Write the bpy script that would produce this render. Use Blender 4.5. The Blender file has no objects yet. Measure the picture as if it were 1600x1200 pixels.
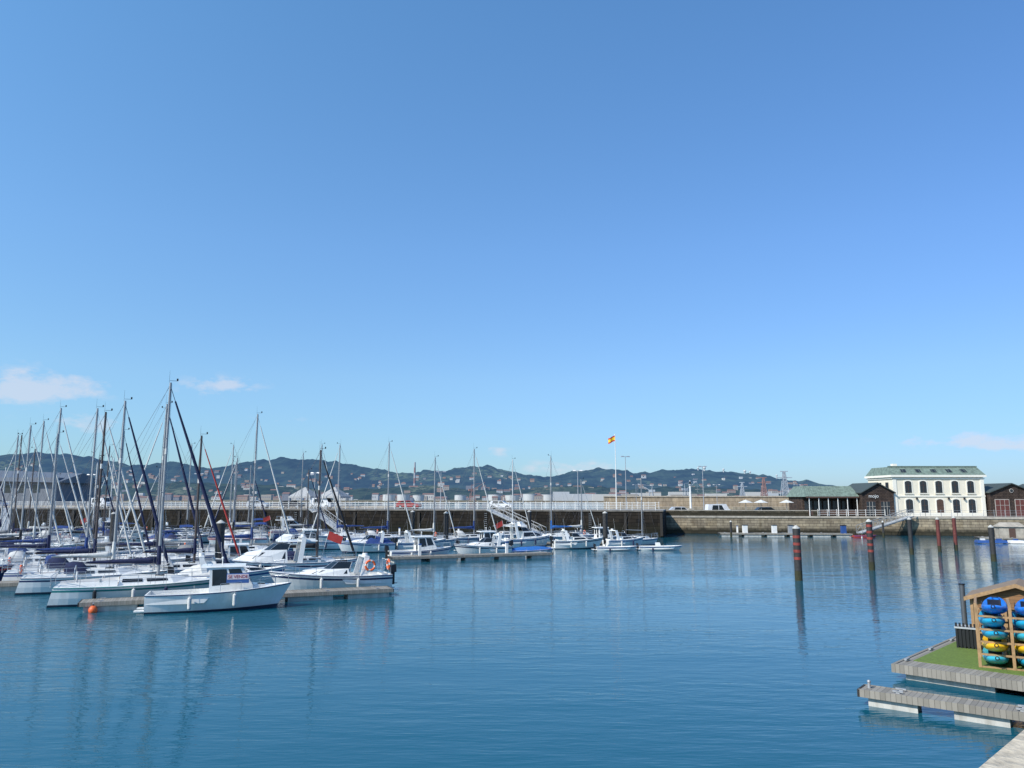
import bpy, math, random
from mathutils import Vector, Matrix, noise as mn
R=random.Random(7)
sc=bpy.context.scene
rad=math.radians
# ---------------------------------------------------------------- camera
cd=bpy.data.cameras.new("camera"); cam=bpy.data.objects.new("camera",cd); sc.collection.objects.link(cam)
cam.location=(0,0,6); cam.rotation_euler=(rad(98.44),0,0); cd.lens=27; cd.sensor_width=36; cd.clip_start=.1; cd.clip_end=60000
sc.camera=cam
sc.view_settings.view_transform='Standard'; sc.view_settings.look='None'; sc.view_settings.exposure=0
# ---------------------------------------------------------------- light
sd=Vector((-.80,-.60,0)).normalized()*math.cos(rad(40)); sd.z=math.sin(rad(40))
ld=bpy.data.lights.new("sun",'SUN'); ld.energy=5.0; ld.angle=rad(.5); ld.color=(1,.95,.87)
lo=bpy.data.objects.new("sun",ld); lo.rotation_euler=sd.to_track_quat('Z','Y').to_euler(); sc.collection.objects.link(lo)
# ---------------------------------------------------------------- node helpers
class N:
    def __init__(s,tree): s.t=tree
    def n(s,typ,**k):
        x=s.t.nodes.new(typ)
        for a,b in k.items(): setattr(x,a,b)
        return x
    def l(s,a,b): s.t.links.new(a,b)
    def inp(s,sock,v):
        if isinstance(v,bpy.types.NodeSocket): s.l(v,sock)
        else: sock.default_value=v
    def math(s,op,a,b=0,c=0,clamp=False):
        x=s.n('ShaderNodeMath',operation=op,use_clamp=clamp)
        s.inp(x.inputs[0],a); s.inp(x.inputs[1],b); s.inp(x.inputs[2],c)
        return x.outputs[0]
    def mix(s,f,a,b,bt='MIX'):
        x=s.n('ShaderNodeMixRGB',blend_type=bt)
        s.inp(x.inputs[0],f); s.inp(x.inputs[1],a); s.inp(x.inputs[2],b)
        return x.outputs[0]
    def noise(s,vec,scale,detail=3,rough=.5):
        x=s.n('ShaderNodeTexNoise'); x.inputs['Scale'].default_value=scale; x.inputs['Detail'].default_value=detail; x.inputs['Roughness'].default_value=rough
        if vec is not None: s.l(vec,x.inputs['Vector'])
        return x.outputs['Fac']
    def ramp(s,f,stops):
        x=s.n('ShaderNodeValToRGB'); cr=x.color_ramp
        while len(cr.elements)<len(stops): cr.elements.new(.5)
        for e,(p,c) in zip(cr.elements,stops): e.position=p; e.color=c if len(c)==4 else (*c,1)
        s.l(f,x.inputs[0]); return x.outputs[0]
    def mapping(s,vec,scale=(1,1,1),rot=(0,0,0)):
        x=s.n('ShaderNodeMapping'); x.inputs['Scale'].default_value=scale; x.inputs['Rotation'].default_value=rot
        s.l(vec,x.inputs['Vector']); return x.outputs[0]
def c4(c): return (c[0],c[1],c[2],1)
# ---------------------------------------------------------------- sky
w=bpy.data.worlds.new("World"); sc.world=w; w.use_nodes=True
k=N(w.node_tree); w.node_tree.nodes.clear()
out=k.n('ShaderNodeOutputWorld'); bg=k.n('ShaderNodeBackground'); bg.inputs[1].default_value=.107
sky=k.n('ShaderNodeTexSky',sky_type='NISHITA'); sky.sun_disc=False; sky.sun_elevation=rad(40); sky.sun_rotation=math.atan2(sd.x,sd.y)%(2*math.pi)
sky.air_density=1.0; sky.dust_density=.3; sky.ozone_density=2.0; sky.altitude=0
tc=k.n('ShaderNodeTexCoord'); sep=k.n('ShaderNodeSeparateXYZ'); k.l(tc.outputs['Generated'],sep.inputs[0])
yy=k.math('MAXIMUM',sep.outputs[1],.05)
U=k.math('DIVIDE',sep.outputs[0],yy); W=k.math('DIVIDE',sep.outputs[2],yy)
# atmosphere colour balance: cleaner, bluer maritime air
tint=k.ramp(sep.outputs[2],[(0,(.58,.84,1.28)),(.05,(.66,.93,1.30)),(.15,(.92,1.19,1.46)),(.31,(1.05,1.44,1.78)),(.57,(1.12,1.72,2.06)),(1,(1.12,1.72,2.06))])
skyc=k.mix(1.0,sky.outputs[0],tint,'MULTIPLY')
az=k.math('SUBTRACT',1.0,k.math('MULTIPLY',sep.outputs[0],.24))
cx=k.n('ShaderNodeCombineXYZ'); k.l(az,cx.inputs[0]); k.l(az,cx.inputs[1]); k.l(k.math('SUBTRACT',1.0,k.math('MULTIPLY',sep.outputs[0],.12)),cx.inputs[2])
skyc=k.mix(1.0,skyc,cx.outputs[0],'MULTIPLY')
cn=k.noise(k.mapping(tc.outputs['Generated'],(1,1,2.2)),26,8,.6)
tot=None
for (u0,w0,a,b,s_) in [(-.65,.147,.062,.020,1.1),(-.60,.137,.055,.010,1.0),(-.385,.146,.040,.010,1.1),(.61,.074,.095,.010,1.0),(.66,.066,.07,.006,.8),(.08,.038,.06,.009,.9),(-.023,.060,.016,.006,.9),(-.55,.095,.07,.014,.7),(-.56,.155,.02,.008,.7),(-.31,.10,.04,.008,.4),(-.9,.13,.1,.03,.9),(.85,.1,.12,.02,.7)]:
    du=k.math('DIVIDE',k.math('SUBTRACT',U,u0),a); dw=k.math('DIVIDE',k.math('SUBTRACT',W,w0),b)
    r2=k.math('ADD',k.math('MULTIPLY',du,du),k.math('MULTIPLY',dw,dw))
    g=k.math('MULTIPLY',k.math('EXPONENT',k.math('MULTIPLY',r2,-.8)),s_)
    tot=g if tot is None else k.math('ADD',tot,g)
cl=k.math('MULTIPLY',k.math('ADD',k.math('SUBTRACT',tot,.30),k.math('MULTIPLY',k.math('SUBTRACT',cn,.52),3.4)),1.5,clamp=True)
cl=k.math('MULTIPLY',cl,k.math('MULTIPLY',tot,2.2,clamp=True))
fwd=k.math('GREATER_THAN',sep.outputs[1],.05)
cl=k.math('MULTIPLY',k.math('MULTIPLY',cl,fwd),.60)
fin=k.mix(cl,skyc,(6.6,6.9,7.9,1))
k.l(fin,bg.inputs[0]); k.l(bg.outputs[0],out.inputs[0])
# ---------------------------------------------------------------- materials
M={}
def mat(name,col,rough=.5,metal=0,var=.12,nscale=3,bump=0,spec=.5,col2=None,haze_em=None,grime=0):
    if name in M: return M[name]
    m=bpy.data.materials.new(name); m.use_nodes=True; k=N(m.node_tree); b=m.node_tree.nodes['Principled BSDF']
    tcn=k.n('ShaderNodeTexCoord'); o=tcn.outputs['Object']
    nz=k.noise(o,nscale,5,.6)
    f=k.math('MULTIPLY',k.math('SUBTRACT',nz,.3),2.5,clamp=True)
    ca=tuple(max(0,x*(1-var)) for x in col); cb=col2 if col2 else tuple(min(1,x*(1+var)) for x in col)
    colr=k.mix(f,c4(ca),c4(cb))
    if grime:
        g=k.noise(k.mapping(o,(1.5,1.5,.25)),2.2,6,.7); gf=k.math('MULTIPLY',k.math('MULTIPLY',k.math('SUBTRACT',g,.45),4,clamp=True),grime)
        colr=k.mix(gf,colr,c4((col[0]*.45,col[1]*.42,col[2]*.36)))
    k.l(colr,b.inputs['Base Color'])
    b.inputs['Roughness'].default_value=rough; b.inputs['Metallic'].default_value=metal; b.inputs['Specular IOR Level'].default_value=spec
    if bump:
        bp=k.n('ShaderNodeBump'); bp.inputs['Distance'].default_value=bump; k.l(nz,bp.inputs['Height']); k.l(bp.outputs[0],b.inputs['Normal'])
    if haze_em: b.inputs['Emission Color'].default_value=c4(haze_em); b.inputs['Emission Strength'].default_value=1  # faint glow on far structures stands in for distance haze
    M[name]=m; return m
gel=mat('gelcoat_white',(.82,.81,.77),.25,var=.06,nscale=1.2,grime=.2)
gel2=mat('gelcoat_cream',(.66,.63,.55),.3,var=.08,nscale=1.2,grime=.3)
gelblue=mat('gelcoat_navy',(.02,.03,.09),.25)
anti=mat('antifouling',(.03,.04,.07),.7)
antir=mat('antifouling_red',(.22,.04,.03),.7)
deck=mat('deck_nonskid',(.68,.67,.62),.7,grime=.3)
deckg=mat('deck_grey',(.38,.4,.41),.7)
teak=mat('teak',(.22,.13,.07),.6,nscale=8,var=.3)
glass=mat('dark_glass',(.012,.016,.02),.08,var=.2)
alu=mat('mast_aluminium',(.36,.36,.36),.45,.35)
aluw=mat('mast_white',(.62,.62,.6),.4)
mbrown=mat('mast_dark',(.07,.05,.045),.5)
steel=mat('stainless',(.55,.56,.58),.3,.8)
wire=mat('rigging_wire',(.10,.10,.11),.5)
blue=mat('canvas_blue',(.015,.045,.17),.8,var=.3,nscale=6,bump=.02)
navy=mat('canvas_navy',(.012,.018,.06),.85,var=.3,nscale=6,bump=.02)
brightb=mat('canvas_bright_blue',(.02,.13,.40),.75,var=.25,nscale=6,bump=.02)
blackc=mat('canvas_black',(.02,.02,.022),.8)
redc=mat('canvas_red',(.42,.04,.03),.7)
whitec=mat('canvas_white',(.6,.59,.55),.8,bump=.02,nscale=6)
greyc=mat('canvas_grey',(.22,.22,.22),.8,bump=.02,nscale=6)
black=mat('black_plastic',(.015,.015,.017),.4)
rubber=mat('rubber',(.03,.03,.03),.8)
orange=mat('lifebuoy_orange',(.75,.13,.03),.5)
teal=mat('stripe_teal',(.02,.2,.2),.35)
stred=mat('stripe_red',(.5,.04,.04),.35)
stblue=mat('stripe_blue',(.03,.08,.25),.35)
conc=mat('float_concrete',(.50,.49,.45),.85,var=.2,nscale=2,grime=.6)
white=mat('painted_white',(.75,.74,.70),.5,grime=.15)
galv=mat('galvanised',(.4,.41,.42),.5,.4)
gwm=mat('gangway_paint',(.36,.36,.35),.5,.2,grime=.3)
def planks(name,c1,c2,w_=.14,axis=0):
    m=bpy.data.materials.new(name); m.use_nodes=True; k=N(m.node_tree); b=m.node_tree.nodes['Principled BSDF']
    o=k.n('ShaderNodeTexCoord').outputs['Object']; s=k.n('ShaderNodeSeparateXYZ'); k.l(o,s.inputs[0])
    q=k.math('DIVIDE',s.outputs[axis],w_); fr=k.math('FRACT',q); fl=k.math('FLOOR',q)
    wn=k.n('ShaderNodeTexWhiteNoise',noise_dimensions='1D'); k.l(fl,wn.inputs['W'])
    nz=k.noise(o,9,5,.6); n2=k.noise(o,.8,4,.6); f=k.math('ADD',k.math('MULTIPLY',wn.outputs[0],.45),k.math('ADD',k.math('MULTIPLY',nz,.3),k.math('MULTIPLY',n2,.35)))
    col=k.mix(f,c4(c1),c4(c2)); gap=k.math('LESS_THAN',fr,.08)
    k.l(k.mix(k.math('MULTIPLY',gap,.8),col,(.03,.026,.02,1)),b.inputs['Base Color']); b.inputs['Roughness'].default_value=.8
    return m
wdeck=planks('weathered_planks',(.15,.135,.11),(.34,.31,.26))
cladd=planks('brown_cladding',(.17,.085,.035),(.30,.16,.07),.14,2)
def stone(name,c1,c2,mortar,bw,bh,stain=0,stz=1.2,scale=1):
    m=bpy.data.materials.new(name); m.use_nodes=True; k=N(m.node_tree); b=m.node_tree.nodes['Principled BSDF']
    o=k.n('ShaderNodeTexCoord').outputs['Object']; s=k.n('ShaderNodeSeparateXYZ'); k.l(o,s.inputs[0])
    cv=k.n('ShaderNodeCombineXYZ'); k.l(k.math('ADD',s.outputs[0],s.outputs[1]),cv.inputs[0]); k.l(s.outputs[2],cv.inputs[1])
    br=k.n('ShaderNodeTexBrick'); k.l(cv.outputs[0],br.inputs['Vector']); br.inputs['Scale'].default_value=1
    br.inputs['Brick Width'].default_value=bw; br.inputs['Row Height'].default_value=bh; br.inputs['Mortar Size'].default_value=.02
    br.inputs['Color1'].default_value=c4(c1); br.inputs['Color2'].default_value=c4(c2); br.inputs['Mortar'].default_value=c4(mortar)
    n1=k.noise(o,.35,6,.65); n2=k.noise(k.mapping(o,(1,1,.2)),1.3,6,.7)
    col=k.mix(k.math('MULTIPLY',k.math('SUBTRACT',n2,.42),3,clamp=True),br.outputs[0],k.mix(1,br.outputs[0],(.42,.40,.36,1),'MULTIPLY'))
    col=k.mix(k.math('MULTIPLY',k.math('SUBTRACT',n1,.5),2.5,clamp=True),col,k.mix(1,col,(1.45,1.35,1.2,1),'MULTIPLY'))
    if stain:
        zz=k.math('ADD',s.outputs[2],k.math('MULTIPLY',k.math('SUBTRACT',n2,.5),1.6))
        f=k.math('SUBTRACT',1,k.math('DIVIDE',k.math('SUBTRACT',zz,stz*.55),stz*.6,clamp=True))
        col=k.mix(k.math('MULTIPLY',f,stain),col,(.018,.018,.012,1))
    k.l(col,b.inputs['Base Color']); b.inputs['Roughness'].default_value=.9; b.inputs['Specular IOR Level'].default_value=.15
    bp=k.n('ShaderNodeBump'); bp.inputs['Distance'].default_value=.05; k.l(br.outputs['Fac'],bp.inputs['Height']); bp.invert=True; k.l(bp.outputs[0],b.inputs['Normal'])
    return m
st_dark=stone('pier_stone_dark',(.036,.029,.022),(.017,.015,.013),(.010,.009,.008),1.3,.55,.85,2.0)
st_tan=stone('quay_stone_tan',(.36,.30,.21),(.22,.18,.13),(.12,.1,.08),1.1,.45,.9,1.1)
st_break=stone('breakwater_stone',(.42,.34,.24),(.33,.27,.20),(.2,.17,.13),3,1.2,.4,1.5)
st_cope=mat('coping_stone',(.36,.32,.26),.85,var=.3,nscale=1.5,bump=.01)
st_near=mat('parapet_stone',(.54,.46,.34),.9,var=.32,nscale=14,bump=.02,grime=.3)
pave=mat('quay_paving',(.30,.28,.25),.9,var=.2,nscale=.8)
# ---------------------------------------------------------------- mesh builder
class MB:
    def __init__(s): s.v=[];s.f=[];s.mi=[];s.sm=[];s.mats=[]; s.M=Matrix.Identity(4)
    def add(s,vs,fs,m,sm=False):
        b=len(s.v); s.v+=[s.M@Vector(v) for v in vs]
        if m not in s.mats: s.mats.append(m)
        i=s.mats.index(m)
        for f in fs: s.f.append([b+a for a in f]); s.mi.append(i); s.sm.append(sm)
    def box(s,c,d,m,rz=0,ry=0,rx=0):
        T=Matrix.Translation(c)@Matrix.Rotation(rz,4,'Z')@Matrix.Rotation(ry,4,'Y')@Matrix.Rotation(rx,4,'X')
        x,y,z=d[0]/2,d[1]/2,d[2]/2
        vs=[T@Vector(p) for p in [(-x,-y,-z),(x,-y,-z),(x,y,-z),(-x,y,-z),(-x,-y,z),(x,-y,z),(x,y,z),(-x,y,z)]]
        s.add(vs,[(3,2,1,0),(4,5,6,7),(0,1,5,4),(1,2,6,5),(2,3,7,6),(3,0,4,7)],m)
    def b2(s,x0,x1,y0,y1,z0,z1,m): s.box(((x0+x1)/2,(y0+y1)/2,(z0+z1)/2),(x1-x0,y1-y0,z1-z0),m)
    def cyl(s,a,b,r0,r1,m,n=8,cap=True,sm=True,sx=1):
        a=Vector(a);b=Vector(b);d=(b-a).normalized()
        up=Vector((0,0,1)) if abs(d.z)<.95 else Vector((1,0,0))
        p=d.cross(up).normalized(); q=d.cross(p)
        vs=[]
        for c,r in((a,r0),(b,r1)):
            for i in range(n):
                t=2*math.pi*i/n; vs.append(c+p*(r*math.cos(t)*sx)+q*(r*math.sin(t)))
        s.add(vs,[(i,(i+1)%n,n+(i+1)%n,n+i) for i in range(n)],m,sm)
        if cap: s.add(vs,[list(range(n))[::-1],list(range(n,2*n))],m)
    def line(s,pts,r,m,n=4):
        for a,b in zip(pts[:-1],pts[1:]): s.cyl(a,b,r,r,m,n,False)
    def prism(s,bot,top,m,caps=True,mt=None):
        n=len(bot); vs=list(bot)+list(top)
        s.add(vs,[(i,(i+1)%n,n+(i+1)%n,n+i) for i in range(n)],m)
        if caps: s.add(vs,[list(range(n))[::-1]],m); s.add(vs,[list(range(n,2*n))],mt or m)
    def sph(s,c,r,m,nu=10,nv=6):
        if not hasattr(r,'__len__'): r=(r,r,r)
        vs=[];fs=[]
        for j in range(nv+1):
            ph=math.pi*j/nv
            for i in range(nu):
                t=2*math.pi*i/nu; vs.append((c[0]+r[0]*math.sin(ph)*math.cos(t),c[1]+r[1]*math.sin(ph)*math.sin(t),c[2]+r[2]*math.cos(ph)))
        for j in range(nv):
            for i in range(nu): fs.append((j*nu+i,(j+1)*nu+i,(j+1)*nu+(i+1)%nu,j*nu+(i+1)%nu))
        s.add(vs,fs,m,True)
    def ring(s,c,R_,r,m,ax='x',m2=None,n=16,k_=6):
        vs=[]
        for i in range(n):
            t=2*math.pi*i/n
            for j in range(k_):
                p=2*math.pi*j/k_; a=(R_+r*math.cos(p)); h=r*math.sin(p)
                vv={'x':(h,a*math.cos(t),a*math.sin(t)),'y':(a*math.cos(t),h,a*math.sin(t)),'z':(a*math.cos(t),a*math.sin(t),h)}[ax]
                vs.append((c[0]+vv[0],c[1]+vv[1],c[2]+vv[2]))
        for i in range(n):
            s.add(vs,[(i*k_+j,((i+1)%n)*k_+j,((i+1)%n)*k_+(j+1)%k_,i*k_+(j+1)%k_) for j in range(k_)],(m2 if m2 and i%4==0 else m),True)
    def panel(s,a,b,c,d,u0,u1,v0,v1,m,off=.006,th=0):
        a,b,c,d=map(Vector,(a,b,c,d))
        nrm=((b-a).cross(d-a)).normalized()*off
        P=lambda u,v:(a*(1-u)*(1-v)+b*u*(1-v)+c*u*v+d*(1-u)*v)+nrm
        s.add([P(u0,v0),P(u1,v0),P(u1,v1),P(u0,v1)],[(0,1,2,3)],m)
    def build(s,name,loc=(0,0,0),rz=0,parent=None,fix=True):
        me=bpy.data.meshes.new(name); me.from_pydata([tuple(v) for v in s.v],[],s.f)
        for m in s.mats: me.materials.append(m)
        me.polygons.foreach_set('material_index',s.mi); me.polygons.foreach_set('use_smooth',s.sm); me.update()
        o=bpy.data.objects.new(name,me); o.location=loc; o.rotation_euler=(0,0,rz); sc.collection.objects.link(o)
        if parent: o.parent=parent
        return o
# ---------------------------------------------------------------- water
m=bpy.data.materials.new('sea_water'); m.use_nodes=True; k=N(m.node_tree); b=m.node_tree.nodes['Principled BSDF']
p=k.n('ShaderNodeNewGeometry').outputs['Position']
big=k.noise(p,.03,3,.5); mid=k.noise(k.mapping(p,(.35,.9,1)),.35,3,.5); wind=k.noise(k.mapping(p,(.5,1.6,1),(0,0,.25)),.05,3,.5)
k.l(k.mix(big,(.006,.078,.118,1),(.010,.104,.150,1)),b.inputs['Base Color'])
b.inputs['Roughness'].default_value=.025; b.inputs['IOR'].default_value=1.33
n0=k.noise(k.mapping(p,(.22,.5,1),(0,0,.3)),1.0,2,.4)
n1=k.noise(k.mapping(p,(.7,2.2,1),(0,0,.2)),1.0,2,.45)
n2=k.noise(k.mapping(p,(1.9,7.5,1),(0,0,-.12)),1.0,2,.5)
amp=k.math('ADD',.12,k.math('ADD',k.math('MULTIPLY',mid,.7),k.math('MULTIPLY',k.math('MULTIPLY',k.math('SUBTRACT',wind,.35),3,clamp=True),.75)))
h=k.math('MULTIPLY',k.math('ADD',k.math('ADD',n1,k.math('MULTIPLY',n0,1.2)),k.math('MULTIPLY',n2,.42)),amp)
bp=k.n('ShaderNodeBump'); bp.inputs['Strength'].default_value=1; bp.inputs['Distance'].default_value=.026; k.l(h,bp.inputs['Height']); k.l(bp.outputs[0],b.inputs['Normal'])
mb=MB(); mb.add([(-30000,-300,0),(30000,-300,0),(30000,40000,0),(-30000,40000,0)],[(0,1,2,3)],m); mb.build('water')
# ---------------------------------------------------------------- boats
def hull(mb,L,B,F,side,stripe,dk,boot,tw=.7,rise=.28,rake=.12,well=None,tr=0,srow=(4,)):
    n=18; S=[0,.22,.3,.55,.8,.88,.97,1.0]
    def hb(t):
        if t<.45: return B/2*(tw+(1-tw)*math.sin(t/.45*math.pi/2))
        return B/2*max(0,1-((t-.45)/.55)**2.3)
    sh=lambda t:F*(1+rise*t*t+.06*(1-t)**2)
    rows=[]
    for i in range(n+1):
        t=i/n; r=[]
        for s_ in S:
            z=-.28+(sh(t)+.28)*s_; a=.55*(1-t**1.5)
            x=-L/2+t*L-rake*L*(1-s_)*t**4+tr*(s_)*max(0,1-t*6)
            r.append((x,hb(t)*(a+(1-a)*s_**(.5+.5*t)),z))
        rows.append(r)
    for sg in(1,-1):
        for i in range(n):
            for j in range(len(S)-1):
                q=[rows[i][j],rows[i+1][j],rows[i+1][j+1],rows[i][j+1]]
                q=[(x,y*sg,z) for x,y,z in q]
                if sg==1:q=q[::-1]
                mm=boot if j<2 else (stripe if j in srow else side)
                mb.add(q,[(0,1,2,3)],mm,True)
    st=rows[0]; mb.add([(x,y,z) for x,y,z in st]+[(x,-y,z) for x,y,z in st[::-1]],[list(range(2*len(st)))],side)
    wl=well or (lambda t:.05)
    inn=[];dkv=[]
    for i in range(n+1):
        t=i/n; x,y,z=rows[i][-1]; yi=max(0,y-.07); xx=x+.08*(1-t)-.12*t**8
        inn.append((xx,yi,z+.012)); dkv.append((xx,yi*.985,z-wl(t)))
    for sg in(1,-1):
        f=lambda p:(p[0],p[1]*sg,p[2])
        for i in range(n):
            o0,o1=rows[i][-1],rows[i+1][-1]
            q=[f(o0),f(o1),f(inn[i+1]),f(inn[i])]; q2=[f(inn[i]),f(inn[i+1]),f(dkv[i+1]),f(dkv[i])]
            mb.add(q,[(0,1,2,3)],side); mb.add(q2,[(0,1,2,3)],side)
    for i in range(n):
        a,b_=dkv[i],dkv[i+1]; cm=.05 if wl(i/n)<.2 else 0; cm2=.05 if wl((i+1)/n)<.2 else 0
        mb.add([(a[0],-a[1],a[2]),(b_[0],-b_[1],b_[2]),(b_[0],0,b_[2]+cm2*(b_[1]>.1)),(a[0],0,a[2]+cm)],[(0,1,2,3)],dk)
        mb.add([(a[0],0,a[2]+cm),(b_[0],0,b_[2]+cm2*(b_[1]>.1)),(b_[0],b_[1],b_[2]),(a[0],a[1],a[2])],[(0,1,2,3)],dk)
    o=rows[0][-1];i0=inn[0];d0=dkv[0]
    mb.add([(o[0],-o[1],o[2]),(o[0],o[1],o[2]),(i0[0],i0[1],i0[2]),(i0[0],-i0[1],i0[2])],[(0,1,2,3)],side)
    mb.add([(i0[0],-i0[1],i0[2]),(i0[0],i0[1],i0[2]),(d0[0],d0[1],d0[2]),(d0[0],-d0[1],d0[2])],[(0,1,2,3)],side)
    for sg in(1,-1):
        mb.line([(r[-2][0],r[-2][1]*sg+.012*sg,r[-2][2]) for r in rows],.022,stripe if side!=stripe else rubber,4)
    return hb,sh
def fender(mb,x,y,z,m):
    mb.cyl((x,y,z-.28),(x,y,z+.22),.1,.1,m,8); mb.sph((x,y,z-.28),.1,m,8,4); mb.cyl((x,y,z+.22),(x,y,z+.3),.1,.02,m,8); mb.cyl((x,y,z+.3),(x,y,z+.6),.008,.008,whitec,4,False)
def outboard(mb,x,z,s=1,c=black,y=0):
    mb.box((x-.02,y,z-.15),(.12,.3,.3),c)
    bt=[(x-.45*s,y-.15*s,z+.1*s),(x-.02,y-.18*s,z+.1*s),(x-.02,y+.18*s,z+.1*s),(x-.45*s,y+.15*s,z+.1*s)]
    tp=[(x-.42*s,y-.11*s,z+.62*s),(x-.08*s,y-.14*s,z+.55*s),(x-.08*s,y+.14*s,z+.55*s),(x-.42*s,y+.11*s,z+.62*s)]
    mb.prism(bt,tp,c); mb.box((x-.24*s,y,z-.28*s),(.22*s,.14*s,.8*s),c); mb.box((x-.26*s,y,z-.6*s),(.5*s,.24*s,.03),c)
def rail(mb,pts,h,m=None,r=.014,mid=True):
    m=m or steel
    tops=[(x,y,z+h) for x,y,z in pts]
    for p,t in zip(pts,tops): mb.cyl(p,t,r,r,m,5,False)
    mb.line(tops,r,m,5)
    if mid: mb.line([(x,y,z+h*.55) for x,y,z in pts],r*.6,m,4)
def sailboat(x,y,hdg,L=9,mast=12.5,side=gel,stripe=stblue,boot=anti,mm=alu,cover=blue,genoa=whitec,hood=blue,lean=0,name='sailboat',detail=1,bimini=None,tm=.60):
    mb=MB(); B=.32*L; F=.085*L+.2
    hb,sh=hull(mb,L,B,F,side,stripe,deck,boot,tw=.68,rise=.2,rake=.1,tr=.35)
    X=lambda t:-L/2+t*L
    z0=sh(.4)-.05; w0=B*.30; w1=B*.17; hC=.42
    bot=[(X(.36),-w0,z0),(X(.66),-w0*.85,z0+.05),(X(.80),-w1*.55,z0+.1),(X(.80),w1*.55,z0+.1),(X(.66),w0*.85,z0+.05),(X(.36),w0,z0)]
    top=[(X(.37),-w0*.86,z0+hC+.06),(X(.64),-w0*.68,z0+hC),(X(.75),-w1*.4,z0+hC*.72),(X(.75),w1*.4,z0+hC*.72),(X(.64),w0*.68,z0+hC),(X(.37),w0*.86,z0+hC+.06)]
    mb.prism(bot,top,side,mt=deck)
    for (i,j) in((0,1),(4,5)):
        a,b_,c,d=bot[i],bot[j],top[j],top[i]
        for u0,u1 in((.06,.44),(.52,.92)): mb.panel(a,b_,c,d,u0,u1,.38,.78,glass)
    mb.box((X(.58),0,z0+hC+.04),(.5,.5,.06),glass); mb.box((X(.72),0,z0+hC*.9),(.4,.4,.08),deckg)
    for sg in(1,-1):
        mb.prism([(X(.04),sg*B*.30,z0-.02),(X(.36),sg*B*.33,z0-.02),(X(.36),sg*B*.25,z0-.02),(X(.04),sg*B*.24,z0-.02)],
                 [(X(.05),sg*B*.28,z0+.22),(X(.36),sg*B*.31,z0+.34),(X(.36),sg*B*.27,z0+.34),(X(.05),sg*B*.25,z0+.22)],side)
        mb.cyl((X(.27),sg*B*.29,z0+.25),(X(.27),sg*B*.29,z0+.42),.07,.08,steel,8)
    mb.b2(X(.06),X(.355),-B*.22,B*.22,z0+.01,z0+.05,teak)
    mb.box((X(.365)-.01,0,z0+.24),(.03,.55,.4),teak)
    mb.cyl((X(.14),0,z0),(X(.14),0,z0+.8),.06,.05,side,6); mb.ring((X(.13),0,z0+.75),.42,.02,steel,'x',n=14,k_=4)
    if hood:
        xs=[X(.30),X(.34),X(.40),X(.44)]; hs=[.62,.72,.66,.2]; vs=[];nn=9
        for x_,h_ in zip(xs,hs):
            for i in range(nn):
                t=math.pi*i/(nn-1); vs.append((x_,w0*1.12*math.cos(t),z0+hC*.55+h_*math.sin(t)**.6))
        mb.add(vs,[(a*nn+i,(a+1)*nn+i,(a+1)*nn+i+1,a*nn+i+1) for a in range(3) for i in range(nn-1)],hood,True)
        mb.panel(vs[2*nn+2],vs[2*nn+6],vs[3*nn+6],vs[3*nn+2],.05,.95,.1,.85,glass,-.01)
    if bimini:
        xs=[X(.06),X(.15),X(.26)]; vs=[];nn=7
        for x_,dz in zip(xs,(0,.07,0)):
            for i in range(nn):
                u=-1+2*i/(nn-1); vs.append((x_,u*B*.36,z0+2.0+dz-.25*u*u))
        mb.add(vs,[(a*nn+i,(a+1)*nn+i,(a+1)*nn+i+1,a*nn+i+1) for a in range(2) for i in range(nn-1)],bimini,True)
        for x_ in(xs[0],xs[2]):
            for sg in(1,-1): mb.cyl((X(.16),sg*B*.33,z0+.1),(x_,sg*B*.36,z0+1.75),.014,.014,steel,5)
    xm=X(tm); zt=mast; zb=z0+hC-.02; rm=.058+.0035*L
    mb.cyl((xm,0,zb),(xm,0,zt),rm,rm*.75,mm,8,sx=.75)
    bowz=sh(.985)+.03; bow=(X(.985),0,bowz); stern=(X(.01),0,sh(0))
    hs=zt-.15
    H_=zt-zb
    mb.cyl((xm,0,hs),stern,.009,.009,wire,4,False)
    if genoa:
        a=Vector(bow); b_=Vector((xm+.05,0,zt-.35)); gs=1.35 if genoa in(navy,blackc) else 1.0
        for f0,f1,r0,r1 in((.04,.08,.03,.085),(.08,.5,.085,.075),(.5,.93,.075,.035),(.93,1,.012,.012)):
            mb.cyl(a+(b_-a)*f0,a+(b_-a)*f1,r0*L/9.*gs,r1*L/9.*gs,genoa,7,False)
        mb.cyl(bow,a+(b_-a)*.04,.012,.012,steel,5); mb.cyl(a+(b_-a)*.025,a+(b_-a)*.035,.1,.1,black,8)
    else: mb.cyl(bow,(xm,0,zt-.3),.009,.009,wire,4,False)
    for fr,wd in((.42,.78),(.70,.6)) if L>8 else ((.5,.7),):
        zz=zb+H_*fr
        for sg in(1,-1): mb.cyl((xm,0,zz),(xm-.12,sg*wd*B*.36,zz+.08),.022,.016,mm,5)
    s1=zb+H_*.42 if L>8 else zb+H_*.5
    wd=(.78 if L>8 else .7)*B*.36
    for sg in(1,-1):
        ch=(xm-.1,sg*hb(.58)*.93,sh(.58))
        mb.line([ch,(xm-.12,sg*wd,s1+.08)]+([(xm-.12,sg*.6*B*.36,zb+H_*.70+.08)] if L>8 else [])+[(xm,0,zt-.2)],.008,wire)
        mb.cyl((xm-.35,sg*hb(.56)*.93,sh(.56)),(xm,0,s1),.008,.008,wire,4,False)
        mb.cyl((xm+.35,sg*hb(.62)*.9,sh(.62)),(xm,0,s1),.008,.008,wire,4,False)
    bl=.40*L; bz=zb+.75
    mb.cyl((xm-.08,0,bz),(xm-bl,0,bz+.1),.055,.05,mm,6)
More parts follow.
